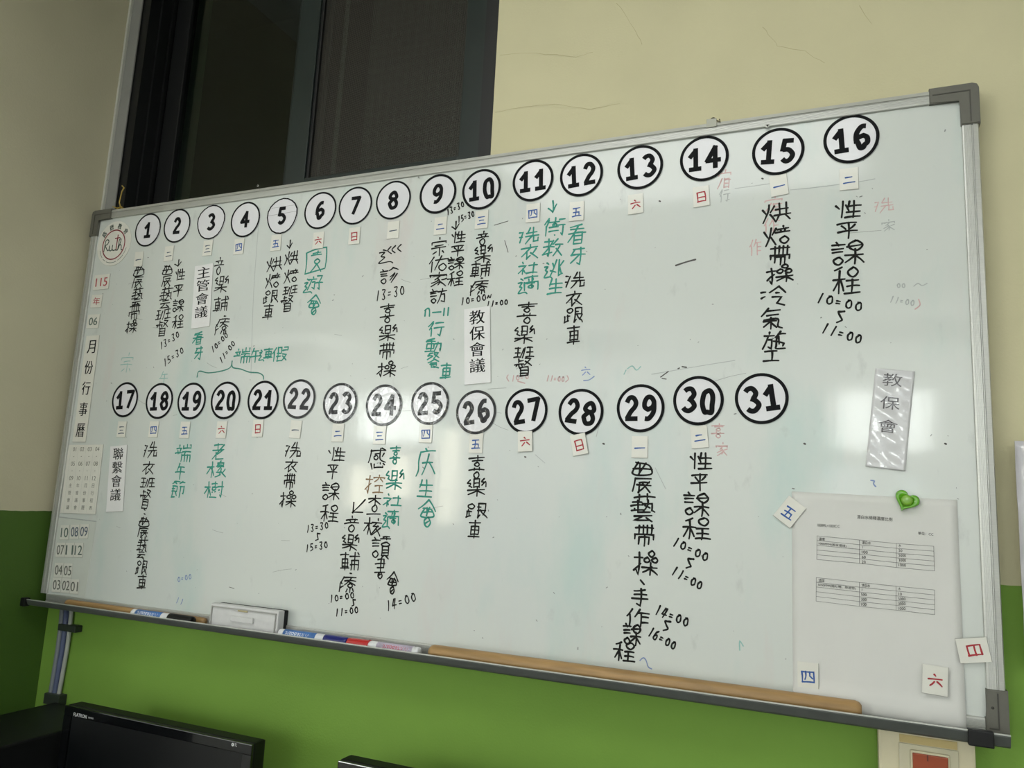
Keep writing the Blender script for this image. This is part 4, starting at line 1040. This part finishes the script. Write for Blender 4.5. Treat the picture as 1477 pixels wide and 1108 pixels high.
whitep = mat('marker_white', rgb(222, 224, 226), rough=.3, coat=.4)
def marker(xa, xb, flip, body_cols, capcol, label, text, textm, yc=-.029, r=.0092, capfrac=.36):
    """marker lying along x; flip=False: cap at the right end"""
    L = xb - xa; e_ = empty('marker_pen', ((xa + xb) / 2, yc, TZ), label, 'marker', 'marker pens in the tray')
    z = TZ + r
    def X(t): return xa + L * t if not flip else xb - L * t
    def seg(t0, t1, prof, nm, m_):
        s_ = MB(); s_.lathe([((X(t0 + (t1 - t0) * a) - X(t0)) * (1 if not flip else -1), r * q) for a, q in prof], (X(t0), yc, z), (1 if not flip else -1, 0, 0), 26)
        return s_.build(nm, m_, e_, smooth=True)
    bf = 1 - capfrac
    bd = seg(0, bf, [(0, .5), (.012, .9), (.03, .96), (.08, .96), (.085, .9), (.11, .9), (.115, .97), (.93, .97), (.95, .86), (1, .86)], 'body', whitep)
    seg(.085, bf * .80, [(0, .985), (1, .985)], 'label_sleeve', body_cols)
    seg(bf * .97, 1.0, [(0, 1.0), (.02, 1.06), (.12, 1.04), (.9, 1.0), (.97, .95), (1, .75)], 'cap', capcol)
    if text:
        v2, f2, tw, th = text_geo(text, .015); hgt = .0082; sc_ = hgt / th; wid = L * .36
        me_ = bpy.data.meshes.new('label_text'); vv = []
        cx = X(.3)
        for a, b_ in v2:
            ang = -(b_ * sc_) / r            # upside down
            al = math.radians(22) - ang * -1
            xx = cx - a * (wid / tw)
            vv.append((xx - e_.location.x, yc - math.cos(al) * (r * 1.0) * 1.0 - e_.location.y - .0001, z + math.sin(al) * r - e_.location.z))
        me_.from_pydata(vv, [], f2); link('label_text', me_, textm, e_)
    return e_
bluelab = mat('blue_label', rgb(74, 122, 190), rough=.35, noise=.1, nscale=80)
redlab = mat('pale_red_label', rgb(196, 186, 206), rough=.35, noise=.25, nscale=160, stretch=(1, 6, 6))
wt = mat('white_print', rgb(240, 242, 245), rough=.4)
def tx_(u, v_, y=-.029): return px(u, v_, y).x
marker(tx_(192, 884), tx_(279, 894), False, bluelab, blackp, 'white whiteboard marker with a blue label and black cap, beside the eraser', 'WhiteBoard', wt)
marker(tx_(404, 912), tx_(502, 924), False, bluelab, mat('navy_cap', rgb(20, 28, 110), rough=.3, coat=.4), 'white whiteboard marker with a blue label and navy cap', 'WhiteBoard', wt, capfrac=.3)
marker(tx_(502.5, 924), tx_(606, 938), True, redlab, mat('red_cap', rgb(186, 34, 34), rough=.3, coat=.4), 'white whiteboard marker with a red cap, cap to cap with the navy one', 'WhiteBoard', mat('pink_print', rgb(196, 80, 90), rough=.4), capfrac=.29)
# eraser standing on the tray, felt against the board
c0 = px(303, 892, -.028); c1 = px(401, 905, -.028); ct = px(310, 862, -.028)
ex0, ex1, ez0, ez1 = c0.x, c1.x, TZ, 1.2275
er = empty('board_eraser', ((ex0 + ex1) / 2, -.014, ez0), 'grey-white plastic board eraser standing in the tray against the board', 'eraser')
m_ = MB(); greyp = mat('eraser_plastic', rgb(208, 208, 208), rough=.45, noise=.06, nscale=60)
m_.box(ex0, ex1, -.030, -.012, ez0, ez1, .003)
m_.build('shell', greyp, er)
MB().box(ex0 + .002, ex1 - .001, -.0118, -.0012, ez0 + .001, ez1 - .001, .001).build('felt', mat('dark_felt', rgb(34, 36, 38), rough=.95, noise=.2, nscale=200), er)
b = MB(); t_ = .0022
b.box(ex0 + .004, ex1 - .004, -.0322, -.0298, ez1 - .0065, ez1 - .0065 + t_).box(ex0 + .004, ex1 - .004, -.0322, -.0298, ez0 + .003, ez0 + .003 + t_)
b.box(ex0 + .004, ex0 + .004 + t_, -.0322, -.0298, ez0 + .005, ez1 - .0065).box(ex1 - .004 - t_, ex1 - .004, -.0322, -.0298, ez0 + .005, ez1 - .0065)
b.build('raised_rim', mat('eraser_rim', rgb(160, 160, 156), rough=.4), er)
mx_ = (ex0 + ex1) / 2
MB().box(mx_ - .026, mx_ + .026, -.0345, -.0298, (ez0 + ez1) / 2 - .004, (ez0 + ez1) / 2 + .006, .0015).build('grip_bar', greyp, er)
for zz in (ez0 + .0055, ez1 - .009): MB().box(mx_ - .012, mx_ + .010, -.0326, -.0300, zz, zz + .003, .0004).build('latch', mat('yellowed_latch', rgb(170, 158, 118), rough=.5), er)

# ------------------------------------------------------------------ yellow wire tie at the corner of the window
t = MB()
A = [px(*q, .012) for q in ((176, 268), (179, 271), (176, 276), (174, 284), (172, 292), (174, 299), (178, 303))]
t.tube(A, .0016, 7)
t.tube([px(*q, .008) for q in ((163, 298), (168, 300), (174, 300), (179, 302), (183, 305))], .0014, 7)
t.tube([px(*q, .006) for q in ((166, 304), (170, 301), (175, 298), (178, 300), (172, 304))], .0014, 7)
tag(t.build('wire_tie', mat('yellow_wire', rgb(176, 148, 62), rough=.5, noise=.2, nscale=200), smooth=True), 'twisted yellow wire tie above the upper corner of the whiteboard by the pillar', 'wire')

# ------------------------------------------------------------------ cable bundle on the wall under the board
cb = empty('cable_bundle', (.02, .02, .95), 'grey cable bundle running down the wall beside the pillar, under the tray', 'cable')
cols = [mat('grey_cable', rgb(120, 126, 130), rough=.5), mat('blue_grey_cable', rgb(82, 92, 122), rough=.5), mat('pale_cable', rgb(168, 172, 164), rough=.5)]
for k, (du, m_) in enumerate(zip((0, 6, 12.5), cols)):
    pts = [px(91 + du, 876, .024), px(88.5 + du, 905, .022), px(84.5 + du, 935, .024), px(79 + du * (.95), 970, .024), px(73.5 + du * .9, 1003, .023), px(70 + du * .9, 1030, .023)]
    MB().tube(pts, .0062 if k != 2 else .0045, 10).build('cable', m_, cb, smooth=True)
p = px(96, 906, .015); MB().box(p.x - .024, p.x + .030, .012, .030, p.z - .007, p.z + .007, .002).build('clip', mat('dark_clip', rgb(46, 54, 46), rough=.5), cb)
p = px(76, 1008, .015); MB().box(p.x - .022, p.x + .024, .010, .030, p.z - .012, p.z + .010, .002).build('clip', mat('dark_clip', rgb(46, 54, 46), rough=.5), cb)

# ------------------------------------------------------------------ wall switch
s0 = px(1266, 1052, -.002); s1 = px(1407, 1072, -.002)
swx0, swx1 = s0.x, s1.x; zt = px(1266, 1050, -.002).z + .004
ws = empty('wall_switch', ((swx0 + swx1) / 2, .03, zt - .075), 'cream wall switch with an orange rocker, under the corner of the board', 'switch')
ivory = mat('ivory_plastic', rgb(216, 208, 176), rough=.4, noise=.05, nscale=40)
MB().box(swx0, swx1, -.002, .030, zt - .075 - .07, zt, .004).build('switch_plate', ivory, ws)
a0 = px(1296, 1062, -.004).x; a1 = px(1382, 1072, -.004).x; cx_ = (a0 + a1) / 2
wz_ = zt - .018
MB().box(a0, a1, -.0045, -.0015, wz_ - .11, wz_, .001).build('insert_frame', mat('pale_ivory', rgb(206, 200, 172), rough=.4), ws)
MB().box(a0 + .001, a1 - .001, -.0035, -.0015, wz_ + .001, wz_ + .0105).build('label_holder', mat('tan_strip', rgb(196, 176, 118), rough=.5), ws)
MB().box(a0 + .013, a1 - .010, -.0075, -.004, wz_ - .060, wz_ - .006, .002).build('rocker_frame', ivory, ws)
rk = MB().box(a0 + .0155, a1 - .0125, -.0095, -.0055, wz_ - .058, wz_ - .009, .0012).build('rocker', mat('orange_rocker', rgb(156, 64, 18), rough=.4, coat=.2), ws)
ik = Ink(-.0098); zc = px(1338, 1094, -.0098)
ik.stroke([(zc.x, zc.z - .003), (zc.x, zc.z + .003)], .0018)
ik.build('rocker_mark', mat('dark_orange', rgb(96, 34, 8), rough=.5), ws, OFF=None) if False else ik.build('rocker_mark', mat('dark_orange', rgb(96, 34, 8), rough=.5), ws, tuple(ws.location))

# ------------------------------------------------------------------ plastic sleeve on the wall at the right
qx0 = px(1464, 640, -.004).x; zt_ = px(1464, 636, -.004).z; zb_ = px(1464, 961, -.004).z
nx, nz = 12, 40; v = []; f = []; Wd = .22
for j in range(nz + 1):
    for i in range(nx + 1):
        s_, t_ = i / nx, j / nz
        v.append(((s_ - .5) * Wd, .0016 * math.sin(t_ * 17 + s_ * 5) + .001 * math.sin(t_ * 43 + s_ * 21) , (t_ - .5) * (zt_ - zb_)))
for j in range(nz):
    for i in range(nx):
        a = j * (nx + 1) + i; f.append((a, a + 1, a + nx + 2, a + nx + 1))
me = bpy.data.meshes.new('plastic_sleeve'); me.from_pydata(v, [], f)
for p_ in me.polygons: p_.use_smooth = True
ps = link('plastic_sleeve', me, mat('sleeve_plastic', rgb(196, 194, 200), rough=.35, coat=1, coat_rough=.05, bump=.5, bscale=50, bdist=.003))
ps.location = (qx0 + Wd / 2, -.002, (zt_ + zb_) / 2); md = ps.modifiers.new('sheet', 'SOLIDIFY'); md.thickness = .003
tag(ps, 'crinkled clear plastic sleeve with white paper hanging on the wall beside the board', 'plastic sleeve')
MB().box(-.03, .03, .004, .030, (zt_ - zb_) / 2 - .06, (zt_ - zb_) / 2 - .03).build('hanger_strip', cardb, ps)

# ------------------------------------------------------------------ desk, monitors, computer
DZ = .64
dk = empty('desk', (.9, -.4, 0), 'grey office desk below the whiteboard carrying the monitors', 'desk')
dm = mat('desk_laminate', rgb(112, 106, 98), rough=.5, noise=.1)
MB().box(-.02, 2.0, -.72, .018, DZ - .03, DZ, .003).build('desk_top', dm, dk)
for x_ in (.02, 1.94):
    for y_ in (-.68, -.04): MB().box(x_ - .02, x_ + .02, y_ - .02, y_ + .02, 0, DZ - .0305).build('leg', alud, dk)
glossb = mat('gloss_black', rgb(10, 12, 14), rough=.12, coat=.5, coat_rough=.03)
scrm = mat('dark_screen', rgb(8, 10, 12), rough=.3)
def monitor(xl, zl, y, w, h, label, tilt, texts=True):
    e_ = empty('monitor', (xl + w / 2, y + .02, DZ), label, 'monitor', 'black monitors on the desk')
    x0, x1, z1 = xl, xl + w, zl; z0 = z1 - h
    m_ = MB(); m_.box(x0, x1, y, y + .030, z0, z1, .004); m_.build('casing', blackp, e_)
    m_ = MB(); bz = .018
    m_.box(x0, x1, y - .005, y - .0003, z1 - bz, z1 - .001, .0015).box(x0, x1, y - .005, y - .0003, z0, z0 + .026, .0015)
    m_.box(x0, x0 + bz, y - .005, y - .0003, z0 + .026, z1 - bz).box(x1 - bz, x1, y - .005, y - .0003, z0 + .026, z1 - bz)
    m_.build('bezel', glossb, e_)
    MB().box(x0 + bz, x1 - bz, y - .0015, y - .0004, z0 + .026, z1 - bz).build('screen', scrm, e_)
    MB().box(x0 + .06, x1 - .06, y + .0305, y + .055, z0 + .03, z1 - .035, .006).build('rear_housing', blackp, e_)
    MB().box((x0 + x1) / 2 - .03, (x0 + x1) / 2 + .03, y + .032, y + .05, DZ + .014, z0 + .04, .003).build('stand_neck', blackp, e_)
    MB().lathe([(0, .10), (.008, .10), (.013, .09)], ((x0 + x1) / 2, y + .03, DZ), (0, 0, 1), 36).build('stand_base', glossb, e_, smooth=False)
    if texts:
        ik = Ink(y - .0052)
        c = px(115.5, 1032.3, y - .0052); ink_text(ik, 'FLATRON', c.x, c.z, w=.034, h=.0062, bold=.02)
        c2 = px(131, 1036, y - .0052); ink_text(ik, 'W1943', c2.x, c2.z, w=.013, h=.0032, bold=.0)
        c3 = px(337, 1074.5, y - .0052); ik.build('lettering', mat('silver_print', rgb(206, 208, 210), rough=.4), e_, tuple(e_.location)); ik = Ink(y - .0052); ik.ring(c3.x - .002, c3.z, .0008, .0028, 14); ink_text(ik, 'TC', c3.x + .0045, c3.z + .0004, w=.005, h=.005, bold=.01)
        ik.build('lettering', mat('silver_print', rgb(206, 208, 210), rough=.4), e_, tuple(e_.location))
    return e_
MY = -.115
pl = px(97, 1020, MY); pr = px(367, 1068, MY)
monitor(pl.x, (pl.z + pr.z) / 2 , MY, pr.x - pl.x, .275, 'black glossy monitor with small silver lettering on its bezel, under the eraser', 0)
pl2 = px(490, 1095, MY)
monitor(pl2.x, pl2.z, MY, .44, .275, 'black monitor of which only the top edge shows, to the right of the lettered one', 0, False)
tw = empty('computer_tower', (.14, -.25, DZ), 'black computer tower beside the monitor, near the pillar', 'computer')
MB().box(.05, .238, -.46, .012, DZ, .98, .004).build('case', blackp, tw)
MB().box(.056, .232, -.468, -.4605, DZ + .01, .975, .002).build('front_panel', glossb, tw)
